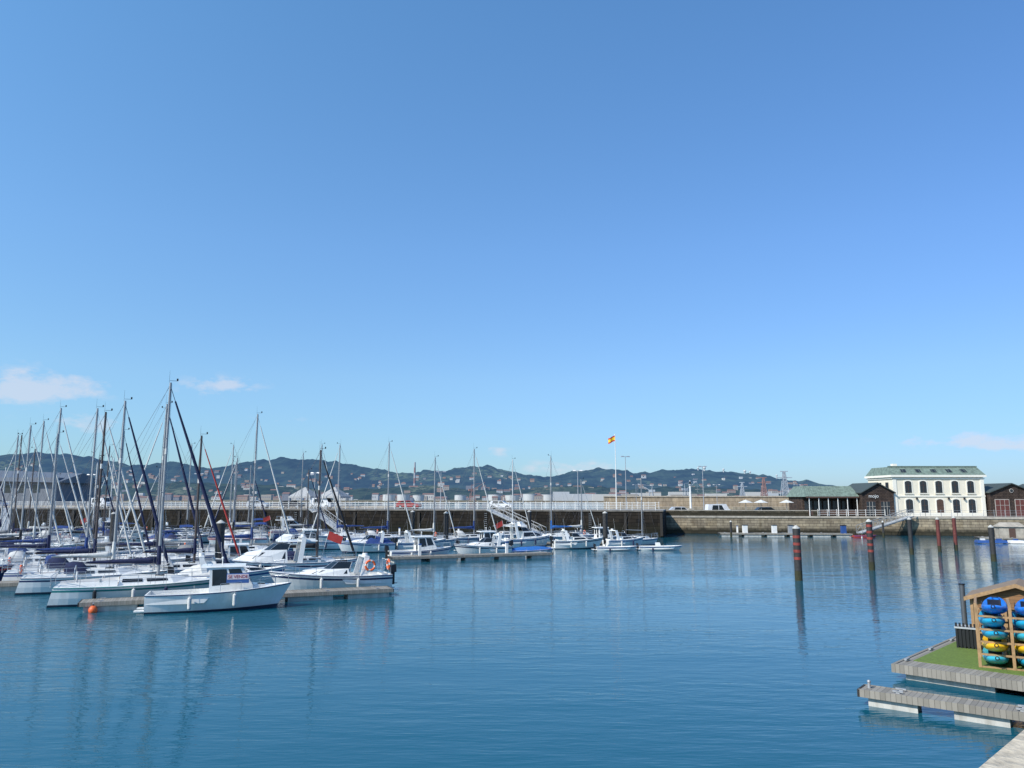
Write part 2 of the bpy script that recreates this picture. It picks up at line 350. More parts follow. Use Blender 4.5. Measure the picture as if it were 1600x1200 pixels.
    if cover:
        pts=[(0,.34,.13),(.12,.30,.15),(.35,.24,.14),(.6,.19,.12),(.85,.13,.09),(1,.08,.05)]; vs=[];nn=8
        for u,hh,ww in pts:
            for i in range(nn):
                t=2*math.pi*i/nn; jit=1+.12*math.sin(i*2.3+u*17)
                vs.append((xm-.1-u*(bl-.2),ww*math.cos(t)*jit,bz+.1*u+hh*.45+hh*.62*math.sin(t)*jit))
        mb.add(vs,[(a*nn+i,(a+1)*nn+i,(a+1)*nn+(i+1)%nn,a*nn+(i+1)%nn) for a in range(5) for i in range(nn)]+[list(range(nn)),list(range(5*nn,6*nn))],cover,True)
        mb.cyl((xm-.02,0,bz-.1),(xm-.02,0,bz+1.0),.15,.1,cover,8)
        for u in(.35,.7):
            for sg in (1,-1): mb.cyl((xm-u*bl,sg*.1,bz),(xm,0,zb+H_*.55),.005,.005,wire,3,False)
    mb.cyl((xm-bl,0,bz+.1),(xm-.03,0,zt-.1),.006,.006,wire,3,False)
    mb.cyl((xm+.25,0,zb+.1),(xm+.08,0,zt-.1),.009,.007,whitec,3,False)
    mb.cyl((xm-.08,0,zt),(xm-.08,0,zt+.75),.008,.004,black,4); mb.box((xm+.18,0,zt+.12),(.45,.02,.02),black); mb.box((xm+.38,0,zt+.2),(.1,.02,.14),black)
    if R.random()<.4: mb.cyl((xm,0,zb+H_*.62),(xm,0,zb+H_*.62+.35),.09,.09,whitec,8)
    for sg in(1,-1):
        pts=[(X(t),sg*hb(t)*.93,sh(t)) for t in(.02,.17,.32,.47,.62,.76,.88)]
        rail(mb,pts,.55,r=.012)
    rail(mb,[(X(.88),hb(.88)*.93,sh(.88)),(X(.985),.12,sh(.98)),(X(.985),-.12,sh(.98)),(X(.88),-hb(.88)*.93,sh(.88))],.62,r=.016)
    rail(mb,[(X(.17),hb(.17)*.93,sh(.1)),(X(.02),hb(0)*.9,sh(0)),(X(.02),-hb(0)*.9,sh(0)),(X(.17),-hb(.17)*.93,sh(.1))],.62,r=.016)
    for t in(.25,.45,.62):
        for sg in(1,-1):
            if R.random()<.7: fender(mb,X(t),sg*(hb(t)+.09),sh(t)-.45,R.choice([whitec,navy,whitec,black]))
    if R.random()<.5: mb.ring((X(.01),B*.22,sh(0)+.45),.26,.06,orange,'x',whitec)
    if R.random()<.4: outboard(mb,X(0)-.02,sh(0)-.1,.7)
    o=mb.build(name,(x,y,0),rad(hdg)); o.rotation_euler=(rad(lean or R.uniform(-1.2,1.2)),0,rad(hdg)); return o
def bulw(d,t1): return lambda t: d if t<t1 else .05
def motorboat(x,y,hdg,L=6.5,kind='pilot',side=gel,stripe=stblue,boot=anti,cover=None,ob=True,name='motorboat',roof=gel,buoys=False,srow=(4,)):
    mb=MB(); B=.37*L if L<7 else .34*L; F={'pilot':.85,'cruiser':.95,'fly':1.1,'open':.5}[kind]*(L/6.5)**.7
    t1=.42 if kind!='open' else .78
    wd=.5 if kind!='open' else .3
    hb,sh=hull(mb,L,B,F,side,stripe,deck,boot,tw=.82,rise=.42 if kind!='open' else .3,rake=.13,well=bulw(wd,t1),srow=srow)
    X=lambda t:-L/2+t*L
    if kind=='pilot':
        z0=sh(.5)-.5; zt=sh(.5)+1.25; w0=B*.33
        bot=[(X(.42),-w0,z0),(X(.72),-w0*.8,z0),(X(.72),w0*.8,z0),(X(.42),w0,z0)]
        mid=[(X(.42),-w0,sh(.5)+.1),(X(.72),-w0*.8,sh(.5)+.25),(X(.72),w0*.8,sh(.5)+.25),(X(.42),w0,sh(.5)+.1)]
        top=[(X(.42),-w0*.88,zt),(X(.645),-w0*.72,zt),(X(.645),w0*.72,zt),(X(.42),w0*.88,zt)]
        mb.prism(bot,mid,side); mb.prism(mid,top,side)
        for i,j in((0,1),(1,2),(2,3)):
            q=(mid[i],mid[j],top[j],top[i])
            if i==1:
                mb.panel(*q,.05,.48,.14,.9,glass); mb.panel(*q,.52,.95,.14,.9,glass)
            else:
                mb.panel(*q,.07,.48,.16,.9,glass); mb.panel(*q,.54,.9,.2,.9,glass)
        mb.panel(mid[3],mid[0],top[0],top[3],.1,.4,.3,.9,glass); mb.panel(mid[3],mid[0],top[0],top[3],.5,.85,-.5,.95,glass)
        tb=[(X(.36),-w0*.98,zt),(X(.665),-w0*.82,zt),(X(.665),w0*.82,zt),(X(.36),w0*.98,zt)]
        mb.prism(tb,[(a*1,b*.93,zt+.09) for a,b,c in tb],roof)
        zc=sh(.8)
        mb.prism([(X(.72),-w0*.75,zc-.12),(X(.88),-w0*.35,zc-.05),(X(.88),w0*.35,zc-.05),(X(.72),w0*.75,zc-.12)],[(X(.72),-w0*.62,zc+.16),(X(.85),-w0*.25,zc+.08),(X(.85),w0*.25,zc+.08),(X(.72),w0*.62,zc+.16)],side)
        mb.box((X(.78),0,zc+.16),(.4,.4,.05),glass,ry=.06)
        rail(mb,[(X(.40),sg_*w0*.8,zt+.09) for sg_ in(-1,1)],.18,r=.012,mid=False)
        mb.cyl((X(.5),.3,zt+.09),(X(.48),.3,zt+1.3),.012,.006,whitec,4); mb.cyl((X(.5),-.1,zt+.09),(X(.5),-.1,zt+.4),.03,.03,white,6); mb.sph((X(.5),-.1,zt+.45),.07,white,8,4)
        for sg in(1,-1): mb.b2(X(.08),X(.3),sg*B*.3-.12,sg*B*.3+.12,sh(.2)-.5,sh(.2)-.12,deck)
    elif kind in('cruiser','fly'):
        zc=sh(.6)-.04; w0=B*.36
        zr=.85 if kind=='fly' else .38
        bot=[(X(.36),-w0,zc-.1),(X(.68),-w0*.88,zc),(X(.86),-w0*.35,zc+.05),(X(.86),w0*.35,zc+.05),(X(.68),w0*.88,zc),(X(.36),w0,zc-.1)]
        top=[(X(.37),-w0*.88,zc+zr),(X(.58),-w0*.7,zc+zr),(X(.70),-w0*.28,zc+zr*.82),(X(.70),w0*.28,zc+zr*.82),(X(.58),w0*.7,zc+zr),(X(.37),w0*.88,zc+zr)]
        mb.prism(bot,top,side,mt=side)
        for i,j in((0,1),(4,5),(1,2),(3,4),(2,3)): mb.panel(bot[i],bot[j],top[j],top[i],.06,.94,.32,.82,glass)
        zw=zc+zr; wb=[(X(.36),-w0*.85,zw-.02),(X(.52),-w0*.7,zw-.02),(X(.56),0,zw-.02),(X(.52),w0*.7,zw-.02),(X(.36),w0*.85,zw-.02)]
        hw=.42
        wt=[(X(.34),-w0*.8,zw+hw),(X(.45),-w0*.6,zw+hw),(X(.48),0,zw+hw),(X(.45),w0*.6,zw+hw),(X(.34),w0*.8,zw+hw)]
        mb.add(wb+wt,[(i,i+1,6+i,5+i) for i in range(4)],glass); mb.line(wt,.018,steel); 
        for a,b_ in zip(wb,wt): mb.cyl(a,b_,.018,.018,steel,4,False)
        xa=X(.26)
        za=sh(.2)
        ht=(1.1 if kind=='cruiser' else 1.75)
        for sg in(1,-1):
            mb.prism([(xa-.2,sg*B*.44,za-.05),(xa+.15,sg*B*.44,za-.05),(xa+.15,sg*B*.40,za-.05),(xa-.2,sg*B*.40,za-.05)],[(xa-.45,sg*B*.37,za+ht),(xa-.15,sg*B*.37,za+ht),(xa-.15,sg*B*.33,za+ht),(xa-.45,sg*B*.33,za+ht)],side)
        mb.box((xa-.3,0,za+ht+.04),(.32,B*.74,.09),side); mb.cyl((xa-.3,.3,za+ht+.08),(xa-.3,.3,za+ht+.25),.18,.16,white,10); mb.cyl((xa-.3,-.4,za+ht),(xa-.5,-.4,za+ht+1.5),.012,.006,whitec,4)
        if kind=='fly':
            mb.prism([(X(.10),-w0*.9,zw+.55),(X(.45),-w0*.75,zw+.55),(X(.45),w0*.75,zw+.55),(X(.10),w0*.9,zw+.55)],[(X(.10),-w0*.88,zw+.63),(X(.44),-w0*.7,zw+.65),(X(.44),w0*.7,zw+.65),(X(.10),w0*.88,zw+.63)],side)
            rail(mb,[(X(.42),-w0*.7,zw+.63),(X(.12),-w0*.85,zw+.63),(X(.12),w0*.85,zw+.63),(X(.42),w0*.7,zw+.63)],.5)
            mb.prism([(X(.34),-w0*.6,zw+.64),(X(.46),-w0*.4,zw+.64),(X(.46),w0*.4,zw+.64),(X(.34),w0*.6,zw+.64)],[(X(.32),-w0*.55,zw+1.05),(X(.38),-w0*.35,zw+1.1),(X(.38),w0*.35,zw+1.1),(X(.32),w0*.55,zw+1.05)],side)
            mb.cyl((X(.05),0,za),(X(-.02),0,za+2.2),.02,.015,white,5); mb.add([(X(-.02),0,za+2.2),(X(.0),0,za+1.6),(X(-.13),.2,za+1.2),(X(-.15),.15,za+1.75)],[(0,1,2,3)],redc)
        mb.box((X(.12),0,sh(.1)-.25),(.5,B*.6,.4),deck); mb.box((X(.07),0,sh(.1)-.02),(.12,B*.6,.3),side)
    else:
        for t in(.2,.45,.68): mb.box((X(t),0,sh(t)-.14),(.26,hb(t)*1.8,.05),teak if not cover else deck)
        if R.random()<.6 and not cover:
            mb.prism([(X(.38),-.28,F*.4),(X(.52),-.28,F*.4),(X(.52),.28,F*.4),(X(.38),.28,F*.4)],[(X(.38),-.25,F+.45),(X(.48),-.25,F+.45),(X(.48),.25,F+.45),(X(.38),.25,F+.45)],side)
            mb.panel((X(.47),-.25,F+.45),(X(.47),.25,F+.45),(X(.43),.22,F+.85),(X(.43),-.22,F+.85),0,1,0,1,glass)
    if cover:
        ts=[.02,.15,.3,.42,.52] if kind!='open' else [.02,.2,.4,.6,.8,.93]
        hh=[.1,.55,.75,.8,.3] if kind!='open' else [.08,.28,.34,.32,.22,.08]
        vs=[];nn=9
        for t,h_ in zip(ts,hh):
            for i in range(nn):
                u=-1+2*i/(nn-1); vs.append((X(t),u*(hb(t)+.03),sh(t)-.06*abs(u)**3+h_*(1-abs(u)**2.2)+.03*math.sin(i*2.1+t*20)))
        mb.add(vs,[(a*nn+i,(a+1)*nn+i,(a+1)*nn+i+1,a*nn+i+1) for a in range(len(ts)-1) for i in range(nn-1)],cover,True)
    if kind!='open':
        pr=[(X(t),hb(t)*.9,sh(t)) for t in(.5,.64,.77,.88)]+[(X(.975),.08,sh(.97))]
        pr=pr+[(a,-b_,c) for a,b_,c in pr[::-1]]
        rail(mb,pr,.42,r=.014,mid=False)
    for t in(.3,.6):
        for sg in(1,-1):
            if R.random()<.75: fender(mb,X(t),sg*(hb(t)+.1),sh(t)-.42,R.choice([whitec,navy,whitec]))
    if buoys:
        rail(mb,[(X(.3),B*.46,sh(.2)),(X(.02),B*.42,sh(0)),(X(.02),-B*.42,sh(0)),(X(.3),-B*.46,sh(.2))],.75,r=.016)
        mb.ring((X(.03),B*.30,sh(0)+.62),.3,.07,orange,'x',whitec); mb.ring((X(.2),B*.47,sh(0)+.62),.3,.07,orange,'y',whitec)
    if ob: outboard(mb,X(0)-.03,sh(0)-.05,1.0 if L>5.5 else .7)
    mb.b2(X(0)-.5,X(0)+.02,-B*.32,-B*.14,.12,.18,side); mb.b2(X(0)-.5,X(0)+.02,B*.14,B*.32,.12,.18,side)
    return mb.build(name,(x,y,0),rad(hdg))
H=23
# --- front row
A=motorboat(-15.9,43.2,18,7.4,'pilot',stripe=gelblue,ob=False,boot=anti,srow=())
sailboat(-21.6,46.4,H,9.8,13,stripe=teal,cover=navy,genoa=navy,hood=None,tm=.57,lean=.3)
sailboat(-27.3,51.8,H,9,12.6,cover=whitec,genoa=navy,hood=navy,stripe=gelblue)
sailboat(-30.4,55.2,H,9.2,12.2,mm=mbrown,cover=navy,genoa=whitec,hood=navy,side=gel)
sailboat(-32.9,58.8,H,8.4,12.9,cover=blue,genoa=whitec,stripe=stred,boot=antir)
motorboat(-38.2,54.4,H,6.4,'cruiser',side=gelblue,stripe=stred,boot=antir)
G=motorboat(-11.6,50.3,H+180,7.6,'cruiser',stripe=gelblue,buoys=True)
motorboat(-18.6,52.4,H,7,'cruiser',stripe=stblue,cover=whitec)
motorboat(-17.6,57.2,H+180,8,'fly',stripe=gelblue,ob=False)
sailboat(-23.9,56.8,H,8.6,10.6,mm=mbrown,cover=navy,genoa=redc,hood=whitec)
sailboat(-16.5,63,H,8.2,9.9,mm=mbrown,cover=blackc,genoa=blackc,hood=navy)
sailboat(-29.8,63.6,H,9.4,13.8,cover=navy,genoa=navy,hood=None)
sailboat(-41.3,68,H,9.5,14,cover=blue,genoa=whitec)
sailboat(-37.9,62.4,H,8.5,11.2,cover=navy,genoa=whitec,hood=whitec)
sailboat(-30.3,69.2,H+180,9,13.9,cover=whitec,genoa=whitec,hood=greyc)
sailboat(-26,75,H,10,14.2,cover=blue,genoa=whitec,bimini=None,hood=whitec)
sailboat(-46.3,72,H,9,12.8,cover=blackc,genoa=whitec,stripe=stred,hood=greyc)
sailboat(-44.8,63.5,H+180,9,14.3,cover=navy,genoa=whitec)
sailboat(-50,80,H,9.5,14,cover=whitec,hood=navy)
sailboat(-34.5,66.5,H,7.4,11.8,cover=greyc,genoa=navy,hood=None)
motorboat(-22.8,64.5,H,6.5,'pilot',cover=None)
motorboat(-36.5,74.5,H,6.5,'cruiser',cover=None)
# --- mid rows
motorboat(-16.4,87.5,H+180,6.4,'cruiser',cover=blue,stripe=stblue)
motorboat(-9.0,77.6,H,6.4,'pilot',side=gel,stripe=stblue,ob=True)
motorboat(-3.2,82.4,H+180,6.2,'cruiser',stripe=gelblue)
motorboat(2.1,84.6,H,5.4,'open',cover=brightb)
motorboat(1.8,95,H,6.2,'fly',ob=False)
motorboat(-3.0,89.5,H,6.2,'pilot')
motorboat(8.0,94,H-12,6.2,'cruiser',stripe=gelblue)
motorboat(12.1,90.3,2,4.8,'open',ob=True)
motorboat(17.3,91.2,-4,5.0,'open',ob=True)
motorboat(-23.5,92,H+180,7,'pilot')
motorboat(-20,96,H+180,5.5,'open',cover=brightb)
motorboat(-10.5,91,H,6,'cruiser',cover=None)
sailboat(-16.8,100,H,9,13.2,cover=blue,hood=whitec)
sailboat(-10.3,95.5,H,7.6,11,cover=whitec,hood=None)
sailboat(-5.7,101,H,8.5,12.4,cover=blue,hood=whitec)
sailboat(6.0,105,H+180,8,11.6,cover=brightb,genoa=None,hood=None)
sailboat(9.2,110,H,6.8,8.6,cover=whitec,hood=None)
sailboat(-22.6,105,H+180,9,13.2,cover=blue,hood=None)
sailboat(-28,110,H,8,13.6,cover=navy,hood=whitec)
sailboat(-.6,111,H,7.5,11.5,cover=whitec,mm=aluw,hood=None)
sailboat(16.3,101,H,6,8.6,cover=None,hood=None,genoa=None)
motorboat(11.5,102,H,6,'pilot'); motorboat(14,97,H,5.5,'cruiser')
# --- left back rows, packed
for row in range(5):
    for i in range(8):
        t=i*8.9+R.uniform(-.8,.8)+row*2
        x=-98+row*4+t*.92; y=78+row*8.2+t*.22+R.uniform(-.6,.6)
        if x>-27-row*1.0 or (y<84 and x>-44) or abs(x+50)<5 and abs(y-80)<5: continue
        L_=R.uniform(7.2,9.2)
        if R.random()<.76: sailboat(x,y,H+R.choice([0,180]),L_,L_*R.uniform(1.25,1.6),mm=R.choice([alu,alu,aluw,mbrown]),cover=R.choice([blue,navy,whitec,whitec,blackc,greyc]),genoa=R.choice([whitec,navy,whitec,whitec,None]),hood=R.choice([blue,navy,None,whitec,greyc]),stripe=R.choice([stblue,stred,teal,gelblue]),side=R.choice([gel,gel,gel,gel,gelblue,gel2]),bimini=R.choice([None,None,None,blue]))
        else: motorboat(x,y,H+R.choice([0,180]),R.uniform(5.8,7.4),R.choice(['pilot','cruiser','fly','cruiser']),cover=R.choice([None,None,None,blue]),stripe=R.choice([stblue,stred,gelblue]))
# mooring buoys beside the front boats
for x_,y_ in((-33.9,51.6),(-22.2,42.0),(-33.2,50.0)):
    mb=MB(); mb.sph((0,0,.12),(.22,.22,.24),orange,12,8); mb.cyl((0,0,.3),(0,0,.42),.05,.04,black,6); mb.ring((0,0,.46),.05,.015,steel,'x',n=8,k_=4); mb.build('mooring_buoy',(x_,y_,0))
# for-sale sign and lettering on the front motorboat
mb=MB(); mb.box((.85,-1.02,1.72),(1.15,.03,.52),mat('sign_blue',(.05,.12,.32),.5)); mb.box((.85,-1.038,1.80),(1.09,.012,.27),mat('sign_pink',(.75,.62,.62),.5))
mb.build('for_sale_sign',parent=A)
def text(s,loc,size,m,rot,parent,name):
    c=bpy.data.curves.new(name,'FONT'); c.body=s; c.size=size; c.extrude=.004; c.align_x='CENTER'; c.align_y='CENTER'; c.materials.append(m)
    o=bpy.data.objects.new(name,c); o.location=loc; o.rotation_euler=rot; o.parent=parent; sc.collection.objects.link(o); return o
text('SE VENDE',(.85,-1.05,1.80),.23,redc,(rad(90),0,0),A,'sign_lettering')
# ---------------------------------------------------------------- pontoons, piles
def pontoon(x0,y0,x1,y1,w=1.6,z=.5,name='floating_pontoon',ped=True,fl=2.6):
    mb=MB(); L=math.hypot(x1-x0,y1-y0)
    mb.b2(0,L,-w/2,w/2,z-.07,z,wdeck)
    for sg in(1,-1): mb.b2(-.03,L+.03,sg*(w/2+.04)-.04,sg*(w/2+.04)+.04,z-.2,z+.015,wdeck)
    mb.b2(-.06,0,-w/2-.08,w/2+.08,z-.2,z+.01,rubber); mb.b2(L,L+.06,-w/2-.08,w/2+.08,z-.2,z+.01,rubber)
    t=.2
    while t<L-.8:
        e=min(t+fl,L-.2); mb.b2(t,e,-w/2+.06,w/2-.06,-.35,z-.07,conc); t=e+.9
    t=1
    while t<L:
        for sg in(1,-1): mb.box((t,sg*(w/2-.12),z+.06),(.28,.05,.04),galv); mb.box((t,sg*(w/2-.12),z+.03),(.1,.05,.06),galv)
        t+=3
    if ped:
        t=3
        while t<L: mb.b2(t-.12,t+.12,w/2-.35,w/2-.12,z,z+1.0,white); mb.b2(t-.13,t+.13,w/2-.36,w/2-.11,z+1.0,z+1.12,stblue); t+=9
    return mb.build(name,(x0,y0,0),math.atan2(y1-y0,x1-x0))
pontoon(-23.2,42.6,-7.6,49.1,1.5,ped=False)
pontoon(-11.5,74.2,3.8,80.2,1.6)
pontoon(-31,67.5,-14.5,74,1.6)
pontoon(-30,96.5,-14,103,1.6); pontoon(-60,82,-26,97,1.8)
pontoon(-3,97.5,13,99.3,1.8); pontoon(-38,50.5,-31.5,52.6,1.4,ped=False)
pontoon(-100,128,15,111,2.2); pontoon(-46,76,-60,107,2.0)
pbody=mat('pile_black',(.03,.028,.027),.7,var=.4,nscale=4)
pred=mat('pile_red',(.24,.04,.028),.6,var=.4); predk=mat('pile_dark_red',(.13,.03,.022),.6,var=.35)
pweed=mat('pile_weed',(.035,.035,.015),.9,var=.4,nscale=8)
def pile(x,y,top,r=.28,bands=False,allred=False,name='mooring_pile'):
    mb=MB(); bm=predk if allred else pbody
    mb.cyl((0,0,-1),(0,0,.7),r*1.02,r*1.02,pweed,16); mb.cyl((0,0,.7),(0,0,top),r,r,bm,16)
    if bands:
        z=1.5
        while z<top-.4: mb.cyl((0,0,z),(0,0,z+.2),r*1.03,r*1.03,pred,16); z+=.52
    mb.cyl((0,0,top),(0,0,top+.05),r*1.08,r*1.08,conc,16); mb.cyl((0,0,top+.05),(0,0,top+.24),r*1.02,.05,conc,16)
    mb.build(name,(x,y,0),R.uniform(0,2))
pile(21.1,58,3.75,.27,True); pile(30.2,66,4.0,.24,True); pile(42.8,84,3.7,.22); pile(48,88,3.6,.20,allred=True); pile(51,90,3.7,.20,allred=True); pile(46,75,3.2,.24)
pile(-20.9,56,4.2,.3); pile(-8.2,97,4.1,.3); pile(11.7,98,4.1,.3); pile(-28.3,112,4,.3); pile(2.5,113,4,.3); pile(-45,88,4.2,.3); pile(-62,92,4,.3); pile(-14.3,112,4,.3)
for i,xx in enumerate((34,57)): pile(xx,122-abs(xx-40)*.12,2.3,.16)
# ---------------------------------------------------------------- left pier
def wallseg(name,x0,y0,x1,y1,z0,z1,dep,m,cope=st_cope,top=pave,ov=.12,ch=.3):
    mb=MB(); L=math.hypot(x1-x0,y1-y0)
    mb.b2(0,L,0,dep,z0,z1-ch,m); mb.b2(-ov,L+ov,-ov,.9,z1-ch,z1,cope); mb.b2(0,L,.9,dep,z1-ch,z1-.01,top)
    return mb,L,(x0,y0,0),math.atan2(y1-y0,x1-x0)
P0=(-190,171.0);P1=(23.2,120)
mb,L,loc,rz=wallseg('p',*P0,*P1,-2,4.1,14,st_dark,cope=mat('pier_coping',(.13,.115,.095),.9,var=.4,nscale=1.2),ch=.22)
t=4
while t<L:
    mb.b2(t-.25,t-.2,-.12,-.06,0,3.8,rubber); mb.b2(t+.2,t+.25,-.12,-.06,0,3.8,rubber)
    for i in range(11): mb.b2(t-.2,t+.2,-.11,-.07,.3+i*.32,.34+i*.32,galv)
    for q in(5.5,11): mb.b2(t+q-.2,t+q+.2,-.22,-.001,.2,3.7,mat('fender_timber',(.03,.025,.02),.9))
    t+=17
mb.build('stone_pier',loc,rz)
def railing(name,x0,y0,x1,y1,z,h=1.1,sp=2.0,r=.045,m=white,bars=3,thick=None):
    mb=MB(); L=math.hypot(x1-x0,y1-y0); n=int(L/sp)
    for i in range(n+1): mb.cyl((i*sp,0,0),(i*sp,0,h),r,r,m,6); mb.sph((i*sp,0,h+.03),r*1.6,m,6,4)
    for j in range(bars): mb.cyl((0,0,h*(j+1)/bars-.05),(n*sp,0,h*(j+1)/bars-.05),r*.55,r*.55,m,5)
    return mb.build(name,(x0,y0,z),math.atan2(y1-y0,x1-x0))
railing('pier_railing',-189.5,171.6,22.6,120.7,4.1,1.15,1.8,.055)
railing('pier_railing',-186.5,184.6,26,133.5,4.1,1.15,1.8,.045)
def lamp(x,y,z,h=7.5,name='street_lamp',arm=1.1,m=galv):
    mb=MB(); mb.cyl((0,0,0),(0,0,.5),.14,.11,m,8); mb.cyl((0,0,.5),(0,0,h),.09,.05,m,8); mb.box((0,0,h+.02),(arm*1.6,.1,.06),m)
    for sg in(1,-1): mb.prism([(sg*arm*.8-.3,-.14,h-.05),(sg*arm*.8+.3,-.14,h-.05),(sg*arm*.8+.3,.14,h-.05),(sg*arm*.8-.3,.14,h-.05)],[(sg*arm*.8-.22,-.08,h+.12),(sg*arm*.8+.22,-.08,h+.12),(sg*arm*.8+.22,.08,h+.12),(sg*arm*.8-.22,.08,h+.12)],m)
    mb.build(name,(x,y,z),R.uniform(-.3,.3))
dx,dy=(P1[0]-P0[0])/L,(P1[1]-P0[1])/L; nx,ny=-dy,dx
for i in range(9):
    t=L-14-i*24; lamp(P0[0]+dx*t+nx*6,P0[1]+dy*t+ny*6,4.1,6.4,arm=.7)
lamp(19.7,134,3.9,9.2,arm=.7)
# flagpole
mb=MB(); mb.cyl((0,0,0),(0,0,13),.1,.05,white,8); mb.sph((0,0,13.05),.11,white)
fr=mat('flag_red',(.5,.02,.03),.8); fy=mat('flag_yellow',(.8,.5,.02),.8)
for (v0,v1,mm_) in((0,.25,fr),(.25,.75,fy),(.75,1,fr)):
    vs=[];n=10
    for i in range(n+1):
        u=i/n
        for v in(v0,v1): vs.append((-.05-u*1.15,.18*math.sin(u*7)*u,11.9+v*.95-.45*u+.06*math.sin(u*6)))
    mb.add(vs,[(2*i,2*i+2,2*i+3,2*i+1) for i in range(n)],mm_,True)
mb.build('flagpole',(18,134,3.9))
def gangway(x0,y0,z0,x1,y1,z1,name='gangway',m=gwm):
    mb=MB(); L=math.hypot(x1-x0,y1-y0); n=9
    P=lambda u,y,h:(u*L,y,z0+(z1-z0)*u+h)
    mb.add([P(0,-.6,0),P(1,-.6,0),P(1,.6,0),P(0,.6,0),P(0,-.6,-.15),P(1,-.6,-.15),P(1,.6,-.15),P(0,.6,-.15)],[(0,1,2,3),(7,6,5,4),(0,4,5,1),(2,6,7,3)],deckg)
    for y in(-.62,.62):
        mb.cyl(P(0,y,1.1),P(1,y,1.1),.05,.05,m,6); mb.cyl(P(0,y,0),P(1,y,0),.07,.07,m,6); mb.cyl(P(0,y,.55),P(1,y,.55),.025,.025,m,4)
        for i in range(n+1):
            mb.cyl(P(i/n,y,0),P(i/n,y,1.1),.035,.035,m,5)
            if i<n: mb.cyl(P(i/n,y,0 if i%2 else 1.1),P((i+1)/n,y,1.1 if i%2 else 0),.03,.03,m,4)
    mb.build(name,(x0,y0,0),math.atan2(y1-y0,x1-x0))
gangway(-3.6,123.5,4.2,4.6,114.5,.6); gangway(-33.5,130.5,4.2,-25.5,119,.6); gangway(-91,140,4.2,-83,128,.6)
def car(x,y,z,hdg,col,van=False,name='parked_car'):
    mb=MB(); body=mat('car_'+str(col),col,.3)
    pf=[(-2.1,.35),(-2.1,.85),(-1.95,1.9),(1.2,1.95),(1.65,1.15),(2.1,.9),(2.1,.35)]
    if not van: pf=[(-2.1,.35),(-2.1,.9),(-1.5,1.42),(.35,1.45),(1.1,.95),(2.1,.78),(2.1,.35)]
    a=[(x_,-.85,z_) for x_,z_ in pf]; b_=[(x_,.85,z_) for x_,z_ in pf]; n=len(pf)
    mb.add(a+b_,[(i,(i+1)%n,n+(i+1)%n,n+i) for i in range(n)]+[list(range(n))[::-1],list(range(n,2*n))],body)
    for sg in(1,-1):
        yy_=sg*.856; zt=1.35 if not van else 1.75
        mb.add([(-1.35,yy_,.95),(-.2,yy_,.95),(-.2,yy_,zt),(-1.2,yy_,zt)],[(0,1,2,3)],glass); mb.add([(-.1,yy_,.95),(.85,yy_,.95),(.4,yy_,zt),(-.1,yy_,zt)],[(0,1,2,3)],glass)
        for xx in(-1.3,1.3): mb.cyl((xx,sg*.7,.33),(xx,sg*.88,.33),.33,.33,rubber,12); mb.cyl((xx,sg*.88,.33),(xx,sg*.89,.33),.18,.18,galv,10)
    if van: mb.panel((1.2,-.8,1.95),(1.2,.8,1.95),(1.65,.8,1.15),(1.65,-.8,1.15),.05,.95,.05,.95,glass,-.01)
    else: mb.panel((.36,-.8,1.45),(.36,.8,1.45),(1.1,.8,.96),(1.1,-.8,.96),.05,.95,.05,.95,glass,-.01)
    mb.build(name,(x,y,z),rad(hdg))
for i,(t,c) in enumerate([(28,(.7,.7,.7)),(45,(.3,.03,.03)),(62,(.7,.7,.7)),(68,(.05,.05,.06)),(75,(.4,.42,.45)),(110,(.7,.7,.7)),(135,(.1,.15,.3))]):
    u=L-t; car(P0[0]+dx*u+nx*9,P0[1]+dy*u+ny*9,4.09,-13,c,van=(i%3==2))
tentm=mat('tent_white',(.36,.36,.35),.7)
for t in(60,66):
    u=L-t; mb=MB()
    mb.prism([(-2.2,-2.2,2.2),(2.2,-2.2,2.2),(2.2,2.2,2.2),(-2.2,2.2,2.2)],[(-.1,-.1,3.9),(.1,-.1,3.9),(.1,.1,3.9),(-.1,.1,3.9)],tentm)
    mb.b2(-2.2,2.2,-2.2,2.2,1.9,2.2,tentm)
    for a in(-2.1,2.1):
        for b_ in(-2.1,2.1): mb.cyl((a,b_,0),(a,b_,2.0),.05,.05,white,6)
    mb.build('market_tent',(P0[0]+dx*u+nx*10,P0[1]+dy*u+ny*10,4.09),-.23)
# ---------------------------------------------------------------- right quay
Q=[(24.5,134),(62,127.5),(110,112)]
for (a,b_) in zip(Q[:-1],Q[1:]):
    mb,L2,loc,rz=wallseg('q',*a,*b_,-2,3.0,3,st_tan)
    mb.build('stone_quay_wall',loc,rz)
mb=MB(); vs=[(24.6,135.5,2.985),(62,129,2.985),(112,113,2.985),(300,113,2.985),(300,250,2.985),(24.6,170,2.985)]; mb.add(vs,[list(range(6))],pave); mb.build('quay_pavement')
mb=MB(); mb.b2(0,27,0,.5,0,.85,st_tan); mb.b2(-.05,27.05,-.06,.56,.85,.97,st_cope); mb.build('quay_parapet',(24.6,134.4,3.0),math.atan2(-6.5,37.5))
railing('quay_railing',51,129.8,61.5,128.0,3.0,1.05,1.5,.04)
railing('quay_railing',62,127.8,109,112.6,3.0,1.05,1.5,.03,m=galv)
mb=MB(); mb.b2(0,104,0,3,-2,6.3,st_break); mb.b2(-.1,104.1,-.25,3.2,6.3,6.7,st_cope); mb.b2(0,104,-14,0,-2,3.2,st_break); mb.build('breakwater',(31,261,0),-.05)
for i in range(3): lamp(40+i*26,250,3.2,7)
lamp(33.8,137,3.0,8.5,arm=.6)
car(36,136,3.0,5,(.7,.7,.7),True,'parked_van'); car(44,134,3.0,0,(.04,.05,.06))
car(30,138,3.0,0,(.45,.46,.48))
